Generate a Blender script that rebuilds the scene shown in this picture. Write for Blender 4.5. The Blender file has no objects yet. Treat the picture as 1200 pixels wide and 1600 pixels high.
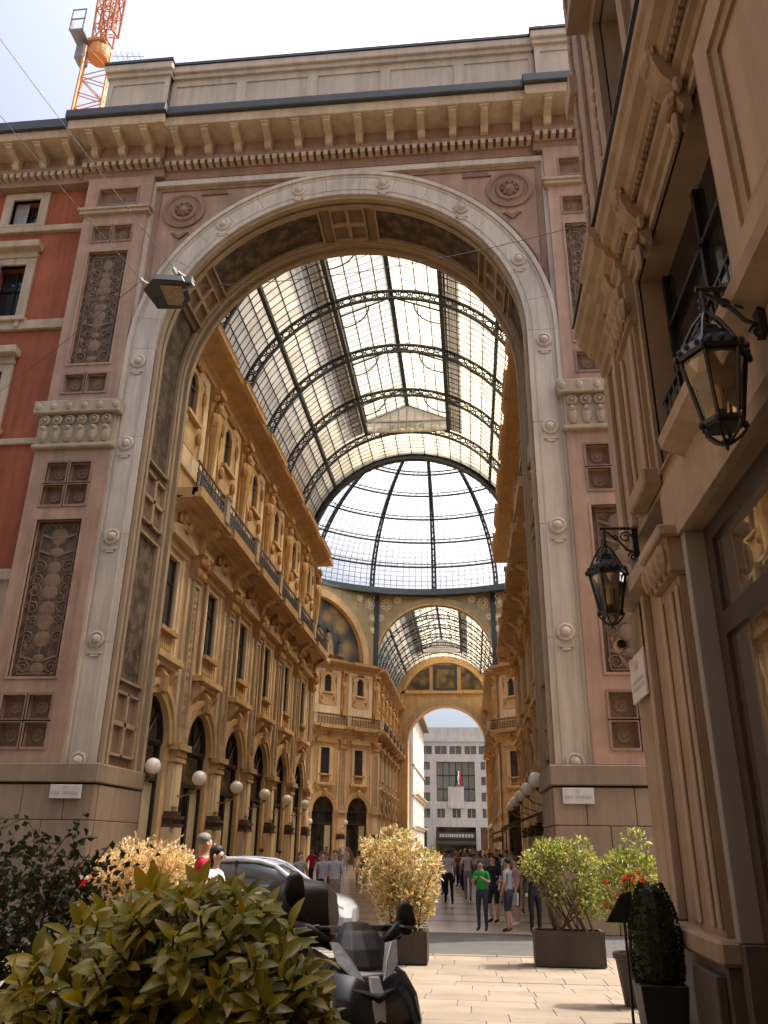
import bpy, bmesh, math, random
from mathutils import Vector, Matrix
R = math.radians
PI = math.pi
rnd = random.Random(11)
scene = bpy.context.scene

# ---------------------------------------------------------------- camera, sky, sun, exposure
f_px = 1258.0
d_y = Vector((138, 522, 1258)).normalized()
d_z = Vector((42, -3042, 1258)); d_z = (d_z - d_y * d_z.dot(d_y)).normalized()
d_x = d_y.cross(d_z)
if d_x.x < 0: d_x = -d_x
cam_data = bpy.data.cameras.new('camera')
cam = bpy.data.objects.new('camera', cam_data)
scene.collection.objects.link(cam)
cm = Matrix.Identity(4)
for i, a in enumerate((d_x, d_y, d_z)):
    cm[i][0] = a.x; cm[i][1] = -a.y; cm[i][2] = -a.z
cm.translation = Vector((0, 0, 1.9))
cam.matrix_world = cm
cam_data.sensor_fit = 'VERTICAL'; cam_data.sensor_height = 36.0; cam_data.lens = 36.0 * f_px / 1600.0
cam_data.clip_start = 0.1; cam_data.clip_end = 3000
scene.camera = cam

SUN = Vector((0.45, 0.15, 1.0)).normalized()
world = bpy.data.worlds.new('World'); scene.world = world; world.use_nodes = True
wn = world.node_tree.nodes; wl = world.node_tree.links
sky = wn.new('ShaderNodeTexSky'); sky.sky_type = 'NISHITA'; sky.sun_disc = False
sky.sun_elevation = math.asin(SUN.z); sky.sun_rotation = math.atan2(SUN.x, SUN.y)
sky.air_density = 0.75; sky.dust_density = 10.0; sky.ozone_density = 1.0; sky.altitude = 120
wl.new(sky.outputs[0], wn['Background'].inputs[0]); wn['Background'].inputs[1].default_value = 0.15
sun_data = bpy.data.lights.new('sun', 'SUN'); sun_data.energy = 2.6; sun_data.angle = R(0.53); sun_data.color = (1.0, 0.93, 0.82)
sun = bpy.data.objects.new('sun', sun_data); scene.collection.objects.link(sun)
sun.rotation_euler = SUN.to_track_quat('Z', 'Y').to_euler()
scene.view_settings.view_transform = 'Standard'; scene.view_settings.look = 'None'
scene.view_settings.exposure = 1.42; scene.view_settings.gamma = 1.0
scene.render.engine = 'CYCLES'
cy = scene.cycles
cy.use_denoising = True; cy.max_bounces = 10; cy.diffuse_bounces = 5; cy.glossy_bounces = 4
cy.transmission_bounces = 8; cy.transparent_max_bounces = 24; cy.sample_clamp_indirect = 6.0
cy.caustics_reflective = False; cy.caustics_refractive = False
scene.render.film_transparent = False

# ---------------------------------------------------------------- helpers
COL = scene.collection
W = {}
def thing(name, label, cat, loc=(0, 0, 0), group=None, kind=None):
    o = bpy.data.objects.new(name, None); COL.objects.link(o)
    o.empty_display_size = 0.3; o.location = loc
    W[o] = Matrix.Translation(loc)
    tag(o, label, cat, group, kind)
    return o
def tag(o, label=None, cat=None, group=None, kind=None):
    if label: o['label'] = label
    if cat: o['category'] = cat
    if group: o['group'] = group
    if kind: o['kind'] = kind
    return o
def inst(me, name, parent=None, world=None, kind=None):
    o = bpy.data.objects.new(name, me); COL.objects.link(o)
    M = world.copy() if world is not None else Matrix.Identity(4)
    if parent is not None:
        o.parent = parent
        o.matrix_parent_inverse = W[parent].inverted()
    o.matrix_basis = M; W[o] = M
    if kind: o['kind'] = kind
    return o
def frame(loc, a):      # local u along a wall, n outward, z up; a = heading of the outward normal
    s, c = math.sin(a), math.cos(a)
    M = Matrix(((s, c, 0, loc[0]), (-c, s, 0, loc[1]), (0, 0, 1, loc[2]), (0, 0, 0, 1)))
    return M

class MB:
    def __init__(s): s.v = []; s.f = []; s.mi = []; s.cur = 0
    def add(s, vs, fs):
        b = len(s.v); s.v.extend([tuple(p) for p in vs])
        for q in fs: s.f.append(tuple(b + i for i in q)); s.mi.append(s.cur)
        return s
    def box(s, x0, x1, y0, y1, z0, z1):
        return s.add([(x0,y0,z0),(x1,y0,z0),(x1,y1,z0),(x0,y1,z0),(x0,y0,z1),(x1,y0,z1),(x1,y1,z1),(x0,y1,z1)],
                     [(0,3,2,1),(4,5,6,7),(0,1,5,4),(1,2,6,5),(2,3,7,6),(3,0,4,7)])
    def quad(s, a, b, c, d): return s.add([a, b, c, d], [(0, 1, 2, 3)])
    def prism(s, poly, mp, d0, d1):   # poly in 2D, mp(u, v, d) -> xyz
        n = len(poly)
        vs = [mp(u, v, d0) for u, v in poly] + [mp(u, v, d1) for u, v in poly]
        return s.add(vs, [tuple(range(n)), tuple(range(2*n-1, n-1, -1))] + [(i, (i+1) % n, n+(i+1) % n, n+i) for i in range(n)])
    def rings(s, rs, closed=True, cap=True):
        n = len(rs[0]); vs = [p for r in rs for p in r]; fs = []
        for k in range(len(rs)-1):
            for i in range(n if closed else n-1):
                j = (i+1) % n
                fs.append((k*n+i, k*n+j, (k+1)*n+j, (k+1)*n+i))
        if cap and closed:
            fs.append(tuple(range(n-1, -1, -1))); fs.append(tuple((len(rs)-1)*n+i for i in range(n)))
        return s.add(vs, fs)
    def tube(s, path, r, n=6):
        path = [Vector(p) for p in path]; rs = []
        rr = r if isinstance(r, (list, tuple)) else [r]*len(path)
        prev = None
        for k, p in enumerate(path):
            t = (path[min(k+1, len(path)-1)] - path[max(k-1, 0)])
            if t.length < 1e-9: t = Vector((0, 0, 1))
            t.normalize()
            if prev is None:
                a = Vector((0, 0, 1)) if abs(t.z) < .9 else Vector((1, 0, 0))
                u = t.cross(a).normalized()
            else:
                u = prev - t*prev.dot(t)
                u = u.normalized() if u.length > 1e-6 else t.orthogonal().normalized()
            prev = u; w = t.cross(u)
            rs.append([p + (u*math.cos(2*PI*i/n) + w*math.sin(2*PI*i/n))*rr[k] for i in range(n)])
        return s.rings(rs)
    def lathe(s, prof, n=12, c=(0, 0, 0), ax='z', a0=0.0, cap=True):
        rs = []
        for r, h in prof:
            ring = []
            for i in range(n):
                a = a0 + 2*PI*i/n; x, y = r*math.cos(a), r*math.sin(a)
                p = (x, y, h) if ax == 'z' else ((x, h, y) if ax == 'y' else (h, x, y))
                ring.append((c[0]+p[0], c[1]+p[1], c[2]+p[2]))
            rs.append(ring)
        return s.rings(rs, cap=cap)
    def ball(s, c, rx, ry=None, rz=None, n=10, m=6):
        ry = ry or rx; rz = rz or rx
        rs = []
        for k in range(m+1):
            t = PI*k/m; rr = max(math.sin(t), .02)
            rs.append([(c[0]+rx*rr*math.cos(2*PI*i/n), c[1]+ry*rr*math.sin(2*PI*i/n), c[2]-rz*math.cos(t)) for i in range(n)])
        return s.rings(rs)
    def plate(s, us, vs, holes, d0, d1, mp):   # a slab with rectangular openings; d0 front, d1 back
        ub = sorted(set([us[0], us[1]] + [h[0] for h in holes] + [h[1] for h in holes]))
        vb = sorted(set([vs[0], vs[1]] + [h[2] for h in holes] + [h[3] for h in holes]))
        ub = [u for u in ub if us[0] - 1e-6 <= u <= us[1] + 1e-6]; vb = [v for v in vb if vs[0] - 1e-6 <= v <= vs[1] + 1e-6]
        def solid(i, j):
            if i < 0 or j < 0 or i >= len(ub)-1 or j >= len(vb)-1: return False
            u = (ub[i]+ub[i+1])/2; v = (vb[j]+vb[j+1])/2
            return not any(h[0] < u < h[1] and h[2] < v < h[3] for h in holes)
        for i in range(len(ub)-1):
            for j in range(len(vb)-1):
                if not solid(i, j): continue
                a, b, c, d = ub[i], ub[i+1], vb[j], vb[j+1]
                s.quad(mp(a, c, d0), mp(b, c, d0), mp(b, d, d0), mp(a, d, d0))
                s.quad(mp(a, c, d1), mp(a, d, d1), mp(b, d, d1), mp(b, c, d1))
                if not solid(i-1, j): s.quad(mp(a, c, d0), mp(a, d, d0), mp(a, d, d1), mp(a, c, d1))
                if not solid(i+1, j): s.quad(mp(b, c, d0), mp(b, c, d1), mp(b, d, d1), mp(b, d, d0))
                if not solid(i, j-1): s.quad(mp(a, c, d0), mp(a, c, d1), mp(b, c, d1), mp(b, c, d0))
                if not solid(i, j+1): s.quad(mp(a, d, d0), mp(b, d, d0), mp(b, d, d1), mp(a, d, d1))
        return s
    def mesh(s, name, mats, smooth=False, bevel=0, segs=1, merge=False):
        me = bpy.data.meshes.new(name); me.from_pydata(s.v, [], s.f)
        if not isinstance(mats, (list, tuple)): mats = [mats]
        for m in mats: me.materials.append(m)
        if len(mats) > 1: me.polygons.foreach_set('material_index', s.mi)
        bm = bmesh.new(); bm.from_mesh(me)
        if merge: bmesh.ops.remove_doubles(bm, verts=bm.verts, dist=1e-4)
        bmesh.ops.recalc_face_normals(bm, faces=bm.faces)
        if bevel: bmesh.ops.bevel(bm, geom=list(bm.edges), offset=bevel, segments=segs, affect='EDGES', profile=0.6, clamp_overlap=True)
        bm.to_mesh(me); bm.free()
        if smooth: me.polygons.foreach_set('use_smooth', [True]*len(me.polygons))
        me.update(); return me
    def build(s, name, mats, parent=None, kind=None, smooth=False, bevel=0, segs=1, world=None, merge=False):
        return inst(s.mesh(name, mats, smooth, bevel, segs, merge), name, parent, world, kind)

# ---------------------------------------------------------------- materials
def nodes(name):
    m = bpy.data.materials.new(name); m.use_nodes = True
    n = m.node_tree.nodes; l = m.node_tree.links
    return m, n, l, n['Principled BSDF']
def rgb(c): return (c[0], c[1], c[2], 1)
def mat(name, col, rough=.8, var=.14, scale=.8, bump=.15, bscale=25., spec=.3, metal=0., col2=None, streak=.12, island=0., bdist=.02):
    m, n, l, b = nodes(name)
    geo = n.new('ShaderNodeNewGeometry')
    nz = n.new('ShaderNodeTexNoise'); nz.inputs['Scale'].default_value = scale; nz.inputs['Detail'].default_value = 7; nz.inputs['Roughness'].default_value = .65
    l.new(geo.outputs['Position'], nz.inputs['Vector'])
    rp = n.new('ShaderNodeValToRGB')
    c2 = col2 or tuple(min(1, c*(1+var)) for c in col)
    rp.color_ramp.elements[0].position = .3; rp.color_ramp.elements[0].color = rgb(tuple(c*(1-var) for c in col))
    rp.color_ramp.elements[1].position = .7; rp.color_ramp.elements[1].color = rgb(c2)
    l.new(nz.outputs['Fac'], rp.inputs[0]); out = rp.outputs[0]
    if streak:
        mp = n.new('ShaderNodeMapping'); mp.inputs['Scale'].default_value = (1.7, 1.7, .12)
        l.new(geo.outputs['Position'], mp.inputs['Vector'])
        n2 = n.new('ShaderNodeTexNoise'); n2.inputs['Scale'].default_value = 1.6; n2.inputs['Detail'].default_value = 8; n2.inputs['Roughness'].default_value = .7
        l.new(mp.outputs[0], n2.inputs['Vector'])
        mr = n.new('ShaderNodeMapRange'); mr.inputs[1].default_value = .42; mr.inputs[2].default_value = .72
        mr.inputs[3].default_value = 1.0; mr.inputs[4].default_value = 1 - streak*2.4
        l.new(n2.outputs['Fac'], mr.inputs[0])
        mx = n.new('ShaderNodeVectorMath'); mx.operation = 'MULTIPLY'
        l.new(out, mx.inputs[0]); l.new(mr.outputs[0], mx.inputs[1]); out = mx.outputs[0]
    if island:
        mr = n.new('ShaderNodeMapRange'); mr.inputs[3].default_value = 1-island; mr.inputs[4].default_value = 1+island
        oi = n.new('ShaderNodeObjectInfo'); ad = n.new('ShaderNodeMath'); ad.operation = 'ADD'
        l.new(geo.outputs['Random Per Island'], ad.inputs[0]); l.new(oi.outputs['Random'], ad.inputs[1])
        fr = n.new('ShaderNodeMath'); fr.operation = 'FRACT'; l.new(ad.outputs[0], fr.inputs[0]); l.new(fr.outputs[0], mr.inputs[0])
        mx = n.new('ShaderNodeVectorMath'); mx.operation = 'MULTIPLY'
        l.new(out, mx.inputs[0]); l.new(mr.outputs[0], mx.inputs[1]); out = mx.outputs[0]
    l.new(out, b.inputs['Base Color'])
    b.inputs['Roughness'].default_value = rough; b.inputs['Specular IOR Level'].default_value = spec; b.inputs['Metallic'].default_value = metal
    if bump:
        n3 = n.new('ShaderNodeTexNoise'); n3.inputs['Scale'].default_value = bscale; n3.inputs['Detail'].default_value = 5
        l.new(geo.outputs['Position'], n3.inputs['Vector'])
        bp = n.new('ShaderNodeBump'); bp.inputs['Strength'].default_value = bump; bp.inputs['Distance'].default_value = bdist
        l.new(n3.outputs['Fac'], bp.inputs['Height']); l.new(bp.outputs[0], b.inputs['Normal'])
    return m
def ornament(name, dark, light, scale=5., rough=.75, bdist=.05):   # a carved or painted grotesque ground
    m, n, l, b = nodes(name)
    geo = n.new('ShaderNodeNewGeometry')
    v = n.new('ShaderNodeTexVoronoi'); v.feature = 'SMOOTH_F1'; v.inputs['Scale'].default_value = scale
    nz = n.new('ShaderNodeTexNoise'); nz.inputs['Scale'].default_value = scale*.8; nz.inputs['Detail'].default_value = 5; nz.inputs['Distortion'].default_value = 1.6
    l.new(geo.outputs['Position'], nz.inputs['Vector'])
    mv = n.new('ShaderNodeMix'); mv.data_type = 'VECTOR'; mv.inputs[0].default_value = .35
    l.new(geo.outputs['Position'], mv.inputs[4]); l.new(nz.outputs['Color'], mv.inputs[5]); l.new(mv.outputs[1], v.inputs['Vector'])
    rp = n.new('ShaderNodeValToRGB'); rp.color_ramp.elements[0].position = .25; rp.color_ramp.elements[0].color = rgb(light)
    rp.color_ramp.elements[1].position = .55; rp.color_ramp.elements[1].color = rgb(dark)
    l.new(v.outputs['Distance'], rp.inputs[0])
    mx = n.new('ShaderNodeMix'); mx.data_type = 'RGBA'; mx.blend_type = 'MULTIPLY'; mx.inputs[0].default_value = .5
    l.new(rp.outputs[0], mx.inputs[6]); l.new(nz.outputs['Color'], mx.inputs[7]); l.new(mx.outputs[2], b.inputs['Base Color'])
    bp = n.new('ShaderNodeBump'); bp.inputs['Strength'].default_value = .6; bp.inputs['Distance'].default_value = bdist; bp.invert = True
    l.new(v.outputs['Distance'], bp.inputs['Height']); l.new(bp.outputs[0], b.inputs['Normal'])
    b.inputs['Roughness'].default_value = rough; b.inputs['Specular IOR Level'].default_value = .25
    return m
def glassy(name, col, rough=.05, spec=.7, metal=0.):
    m, n, l, b = nodes(name)
    b.inputs['Base Color'].default_value = rgb(col); b.inputs['Roughness'].default_value = rough; b.inputs['Specular IOR Level'].default_value = spec; b.inputs['Metallic'].default_value = metal
    geo = n.new('ShaderNodeNewGeometry'); nz = n.new('ShaderNodeTexNoise'); nz.inputs['Scale'].default_value = .9
    l.new(geo.outputs['Position'], nz.inputs['Vector'])
    bp = n.new('ShaderNodeBump'); bp.inputs['Strength'].default_value = .06; bp.inputs['Distance'].default_value = .05
    l.new(nz.outputs['Fac'], bp.inputs['Height']); l.new(bp.outputs[0], b.inputs['Normal'])
    return m
def roofglass(name, tint, clear=.4, dirt=.25):   # old patterned roof glass: part clear, part light-scattering
    m = bpy.data.materials.new(name); m.use_nodes = True
    n = m.node_tree.nodes; l = m.node_tree.links; n.remove(n['Principled BSDF'])
    out = n['Material Output']; geo = n.new('ShaderNodeNewGeometry'); oi = n.new('ShaderNodeObjectInfo')
    nz = n.new('ShaderNodeTexNoise'); nz.inputs['Scale'].default_value = .5; nz.inputs['Detail'].default_value = 6
    l.new(geo.outputs['Position'], nz.inputs['Vector'])
    ad = n.new('ShaderNodeMath'); ad.operation = 'ADD'; l.new(geo.outputs['Random Per Island'], ad.inputs[0]); l.new(oi.outputs['Random'], ad.inputs[1])
    fr = n.new('ShaderNodeMath'); fr.operation = 'FRACT'; l.new(ad.outputs[0], fr.inputs[0])
    a2 = n.new('ShaderNodeMath'); a2.operation = 'MULTIPLY_ADD'; a2.inputs[1].default_value = .55; l.new(fr.outputs[0], a2.inputs[0]); l.new(nz.outputs['Fac'], a2.inputs[2])
    mr = n.new('ShaderNodeMapRange'); mr.inputs[1].default_value = .4; mr.inputs[2].default_value = 1.1; mr.inputs[3].default_value = 1; mr.inputs[4].default_value = 1-dirt
    l.new(a2.outputs[0], mr.inputs[0])
    vm = n.new('ShaderNodeVectorMath'); vm.operation = 'MULTIPLY'; vm.inputs[0].default_value = tint; l.new(mr.outputs[0], vm.inputs[1])
    tr = n.new('ShaderNodeBsdfTransparent'); tl = n.new('ShaderNodeBsdfTranslucent'); gl = n.new('ShaderNodeBsdfGlossy'); gl.inputs['Roughness'].default_value = .25
    for x in (tr, tl): l.new(vm.outputs[0], x.inputs['Color'])
    mx = n.new('ShaderNodeMixShader'); mx.inputs[0].default_value = clear; l.new(tl.outputs[0], mx.inputs[1]); l.new(tr.outputs[0], mx.inputs[2])
    m2 = n.new('ShaderNodeMixShader'); m2.inputs[0].default_value = .06; l.new(mx.outputs[0], m2.inputs[1]); l.new(gl.outputs[0], m2.inputs[2])
    l.new(m2.outputs[0], out.inputs['Surface'])
    return m
def clearglass(name, tint=(.9, .92, .92), gloss=.08, rough=.02):
    m = bpy.data.materials.new(name); m.use_nodes = True
    n = m.node_tree.nodes; l = m.node_tree.links; n.remove(n['Principled BSDF'])
    tr = n.new('ShaderNodeBsdfTransparent'); tr.inputs[0].default_value = rgb(tint)
    gl = n.new('ShaderNodeBsdfGlossy'); gl.inputs['Roughness'].default_value = rough
    fz = n.new('ShaderNodeFresnel'); fz.inputs[0].default_value = 1.5
    ad = n.new('ShaderNodeMath'); ad.operation = 'ADD'; ad.inputs[1].default_value = gloss; l.new(fz.outputs[0], ad.inputs[0])
    mx = n.new('ShaderNodeMixShader'); l.new(ad.outputs[0], mx.inputs[0]); l.new(tr.outputs[0], mx.inputs[1]); l.new(gl.outputs[0], mx.inputs[2])
    l.new(mx.outputs[0], n['Material Output'].inputs['Surface'])
    return m
def leafmat(name, cols, trans=.35, rough=.4, spec=.4):
    m, n, l, b = nodes(name)
    geo = n.new('ShaderNodeNewGeometry'); oi = n.new('ShaderNodeObjectInfo')
    ad = n.new('ShaderNodeMath'); ad.operation = 'ADD'; l.new(geo.outputs['Random Per Island'], ad.inputs[0]); l.new(oi.outputs['Random'], ad.inputs[1])
    fr = n.new('ShaderNodeMath'); fr.operation = 'FRACT'; l.new(ad.outputs[0], fr.inputs[0])
    rp = n.new('ShaderNodeValToRGB'); e = rp.color_ramp.elements
    e[0].color = rgb(cols[0]); e[0].position = 0; e[1].color = rgb(cols[-1]); e[1].position = 1
    for k, c in enumerate(cols[1:-1]):
        q = e.new((k+1)/(len(cols)-1)); q.color = rgb(c)
    l.new(fr.outputs[0], rp.inputs[0])
    b.inputs['Roughness'].default_value = rough; b.inputs['Specular IOR Level'].default_value = spec
    l.new(rp.outputs[0], b.inputs['Base Color'])
    tl = n.new('ShaderNodeBsdfTranslucent')
    hs = n.new('ShaderNodeHueSaturation'); hs.inputs['Value'].default_value = 1.7; hs.inputs['Saturation'].default_value = 1.1; l.new(rp.outputs[0], hs.inputs['Color']); l.new(hs.outputs[0], tl.inputs[0])
    mx = n.new('ShaderNodeMixShader'); mx.inputs[0].default_value = trans
    l.new(b.outputs[0], mx.inputs[1]); l.new(tl.outputs[0], mx.inputs[2]); l.new(mx.outputs[0], n['Material Output'].inputs['Surface'])
    return m

M = {}
M['pink'] = mat('pink_marble', (.40, .255, .17), .6, .18, .9, .1, 30, island=.04, streak=.15)
M['pinkdark'] = mat('rose_stone', (.285, .18, .125), .7, .18, 1.0, .12, 25)
M['white'] = mat('white_marble', (.54, .465, .365), .5, .13, .7, .08, 30, streak=.14, island=.05)
M['base'] = mat('base_stone', (.31, .225, .15), .7, .15, .7, .15, 18, island=.07)
M['beige'] = mat('beige_stone', (.40, .32, .22), .75, .13, .8, .12, 22)
M['attic'] = mat('attic_render', (.47, .41, .33), .85, .1, .5, .08, 30)
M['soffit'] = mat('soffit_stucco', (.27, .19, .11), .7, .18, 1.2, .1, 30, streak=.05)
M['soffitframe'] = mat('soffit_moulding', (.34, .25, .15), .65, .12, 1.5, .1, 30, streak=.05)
M['darkpanel'] = ornament('dark_painted_panel', (.085, .06, .04), (.19, .132, .085), 4.5)
M['mosaicpanel'] = ornament('mosaic_panel', (.105, .068, .044), (.20, .13, .08), 7)
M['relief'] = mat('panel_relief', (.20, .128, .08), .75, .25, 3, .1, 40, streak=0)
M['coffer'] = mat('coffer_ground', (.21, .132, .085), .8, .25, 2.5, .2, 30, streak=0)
M['red'] = mat('red_stucco', (.34, .10, .048), .9, .2, .5, .15, 35, streak=.16)
M['trim'] = mat('stone_trim', (.47, .37, .25), .8, .14, .9, .12, 25)
M['gutter'] = mat('lead_gutter', (.045, .05, .055), .5, .2, 1.2, .05, 20, spec=.5)
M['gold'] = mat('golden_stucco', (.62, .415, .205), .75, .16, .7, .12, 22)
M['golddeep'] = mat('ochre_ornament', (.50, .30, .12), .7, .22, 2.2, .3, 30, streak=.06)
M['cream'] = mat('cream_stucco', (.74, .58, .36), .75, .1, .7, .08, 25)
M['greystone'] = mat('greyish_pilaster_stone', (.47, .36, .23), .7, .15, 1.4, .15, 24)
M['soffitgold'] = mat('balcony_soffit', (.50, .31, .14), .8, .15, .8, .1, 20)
M['iron'] = mat('blue_grey_iron', (.035, .045, .052), .55, .2, 2, .05, 30, spec=.5, streak=0)
M['irondark'] = mat('black_iron', (.010, .010, .011), .42, .2, 4, .1, 40, spec=.5, streak=0)
M['louvre'] = mat('brown_metal_louvre', (.20, .14, .085), .7, .2, 1.5, .1, 20)
M['vglass'] = roofglass('vault_glass', (.68, .60, .44), .3, .3)
M['lglass'] = roofglass('lantern_glass', (.70, .635, .49), .36, .2)
M['dglass'] = roofglass('dome_glass', (.90, .91, .91), .55, .12)
M['black_glass'] = glassy('shop_glass', (.02, .018, .015), .04, .8)
M['win_glass'] = glassy('window_glass', (.035, .038, .04), .06, .7)
M['darkframe'] = mat('dark_window_frame', (.03, .025, .02), .5, .2, 3, .05, 30, streak=0)
M['darkroom'] = mat('dark_interior', (.015, .013, .011), .9, .1, 2, 0, streak=0)
M['curtain'] = mat('pale_blind', (.42, .36, .22), .9, .08, 1.5, .1, 12, streak=.05)
M['opal'] = mat('opal_glass_globe', (.82, .77, .68), .25, .04, 2, 0, spec=.5, streak=0)
M['brass'] = mat('old_brass', (.30, .19, .07), .4, .2, 5, .1, 30, metal=.7, streak=0)
M['collar'] = mat('dark_bronze_collar', (.11, .07, .04), .6, .2, 3, .05, 30, streak=0)
M['diffuser'] = mat('lamp_diffuser', (.20, .15, .09), .4, .3, 9, .1, 30, streak=0)

# ---------------------------------------------------------------- ground, road, pavement, gallery floor
def gz(y): return 0.0 if y >= 14 else min(.4, (14-y)*.05)
M['pave'] = mat('paving_stone', (.215, .174, .132), .8, .22, 1.6, .15, 14, island=.1, streak=0)
_n = M['pave'].node_tree.nodes; _l = M['pave'].node_tree.links
_b = _n['Principled BSDF']; _src = _b.inputs['Base Color'].links[0].from_socket
_g = _n.new('ShaderNodeNewGeometry'); _z = _n.new('ShaderNodeTexNoise'); _z.inputs['Scale'].default_value = 3.2; _z.inputs['Detail'].default_value = 9; _z.inputs['Roughness'].default_value = .75
_l.new(_g.outputs['Position'], _z.inputs['Vector'])
_m = _n.new('ShaderNodeMapRange'); _m.inputs[1].default_value = .52; _m.inputs[2].default_value = .74; _m.inputs[3].default_value = 1.0; _m.inputs[4].default_value = .55; _l.new(_z.outputs['Fac'], _m.inputs[0])
_v = _n.new('ShaderNodeTexVoronoi'); _v.inputs['Scale'].default_value = 2.6; _l.new(_g.outputs['Position'], _v.inputs['Vector'])
_w = _n.new('ShaderNodeMapRange'); _w.inputs[1].default_value = .035; _w.inputs[2].default_value = .06; _w.inputs[3].default_value = .45; _w.inputs[4].default_value = 1.0; _l.new(_v.outputs['Distance'], _w.inputs[0])
_x = _n.new('ShaderNodeMath'); _x.operation = 'MULTIPLY'; _l.new(_m.outputs[0], _x.inputs[0]); _l.new(_w.outputs[0], _x.inputs[1])
_y = _n.new('ShaderNodeVectorMath'); _y.operation = 'MULTIPLY'; _l.new(_src, _y.inputs[0]); _l.new(_x.outputs[0], _y.inputs[1]); _l.new(_y.outputs[0], _b.inputs['Base Color'])
M['grout'] = mat('paving_joint', (.17, .138, .104), .95, .15, 4, .2, 40, streak=0)
M['asphalt'] = mat('asphalt', (.075, .072, .068), .9, .2, 1.2, .5, 90, streak=0)
M['earth'] = mat('distant_ground', (.16, .14, .12), .95, .15, .3, .1, 8, streak=0)
M['marble'] = mat('gallery_marble', (.33, .265, .20), .28, .2, .6, .02, 8, spec=.5, streak=0, island=.1)
M['marble2'] = mat('gallery_marble_dark', (.17, .12, .09), .28, .2, .8, .02, 8, spec=.5, streak=0, island=.1)
tag(MB().box(-1500, 1500, -1500, 1500, -.9, -.06).build('ground', M['earth']), kind='structure')
tag(MB().box(-70, 70, 17.4, 21.62, -.3, -.012).build('road', M['asphalt']), kind='structure')
pv = MB()
ys = [-20, 6, 14, 17.25]
for a, b in zip(ys[:-1], ys[1:]):
    pv.quad((-60, a, gz(a)-.018), (60, a, gz(a)-.018), (60, b, gz(b)-.018), (-60, b, gz(b)-.018))
pv.quad((-60, 17.25, -.018), (60, 17.25, -.018), (60, 17.25, -.3), (-60, 17.25, -.3))
pave = tag(pv.build('pavement', M['grout']), kind='structure')
slabm = {}
for w in (.62, .78, .95):
    slabm[w] = MB().box(-w/2+.004, w/2-.004, -.296, .296, -.05, 0).mesh('paving_slab', M['pave'], bevel=.004)
for r in range(13):
    y = 17.25 - .15 - .3 - r*.6
    x = -4.6 + rnd.random()*.5
    while x < 4.4:
        w = rnd.choice([.62, .78, .95])
        T = Matrix.Translation((x+w/2, y, gz(y)+rnd.uniform(-.0015, .0015))) @ Matrix.Rotation(-math.atan(.05) if y < 14 else 0, 4, 'X')
        if not (y < 10.6 and x > 1.2): inst(slabm[w], 'paving_slab', pave, T)
        x += w
kb = MB().box(-.592, .592, -.075, .075, -.28, 0).mesh('kerb_stone', M['pave'], bevel=.012)
for k in range(16): inst(kb, 'kerb_stone', pave, Matrix.Translation((-8.6 + k*1.2, 17.325, 0)))
gf = tag(MB().box(-30, 22, 21.62, 135, -.3, -.006).build('gallery_floor', M['marble']), kind='structure')
for k in range(34):      # dark marble bands across the gallery floor
    y = 24.8 + k*2.375
    MB().box(-10.2, 2.9, y-.16, y+.16, -.006, -.002).build('floor_band', M['marble2'], gf)
tag(MB().box(-60, 60, 135, 400, -.3, -.01).build('far_road', M['asphalt']), kind='structure')

# ---------------------------------------------------------------- triumphal arch portal
CX, ZS, ZB = -3.95, 17.1, 3.85
XZ = lambda u, v, d: (u, d, v)
portal = thing('arch_portal', 'tall marble entrance arch of pink pilasters and white archivolt opening into the glass gallery', 'arch', (CX, 22, 0))
def P(t, r, cx=CX, zs=ZS):
    if t < 0: return (cx-r, zs+t)
    if t <= 180: return (cx-r*math.cos(R(t)), zs+r*math.sin(R(t)))
    return (cx+r, zs-(t-180))
def tsamp(t0, t1, st=3.0):
    ts = [t0]
    if t0 < 0 and t1 > 0: ts.append(0)
    k = max(0, t0)
    n = max(1, int(math.ceil((min(180, t1)-k)/st))) if min(180, t1) > k else 0
    for i in range(1, n+1):
        ts.append(k+(min(180, t1)-k)*i/n)
    if t1 > 180 and t0 <= 180 and abs(ts[-1]-180) > 1e-6: ts.append(180)
    if abs(ts[-1]-t1) > 1e-6: ts.append(t1)
    return ts
def strip(mb, t0, t1, r0, r1, y0, y1, st=3.0, cx=CX, zs=ZS):
    rs = []
    for t in tsamp(t0, t1, st):
        a = P(t, r0, cx, zs); b = P(t, r1, cx, zs)
        rs.append([(a[0], y0, a[1]), (b[0], y0, b[1]), (b[0], y1, b[1]), (a[0], y1, a[1])])
    return mb.rings(rs)
LJ = ZS-ZB
# mass behind: piers and arch wall
XL, XR = CX-9.55, CX+9.55
m = MB()
m.box(XL, CX-6.32, 22.0, 24.8, 3.8, ZS); m.box(CX+6.32, XR, 22.0, 24.8, 3.8, ZS)
rs = []
TOP = 27.0
for i in range(61):
    t = 180*i/60; a = P(t, 6.32); dx, dz = -math.cos(R(t)), math.sin(R(t))
    k = min((9.55)/abs(dx) if abs(dx) > 1e-6 else 1e9, (TOP-ZS)/dz if dz > 1e-6 else 1e9)
    b = (CX+dx*k, ZS+dz*k)
    rs.append([(a[0], 22.0, a[1]), (b[0], 22.0, b[1]), (b[0], 24.8, b[1]), (a[0], 24.8, a[1])])
m.rings(rs)
m.build('wall', M['pink'], portal)
for sx in (-1, 1):
    x0 = CX+sx*7.06; x1 = CX+sx*9.55
    m = MB(); pass
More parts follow.
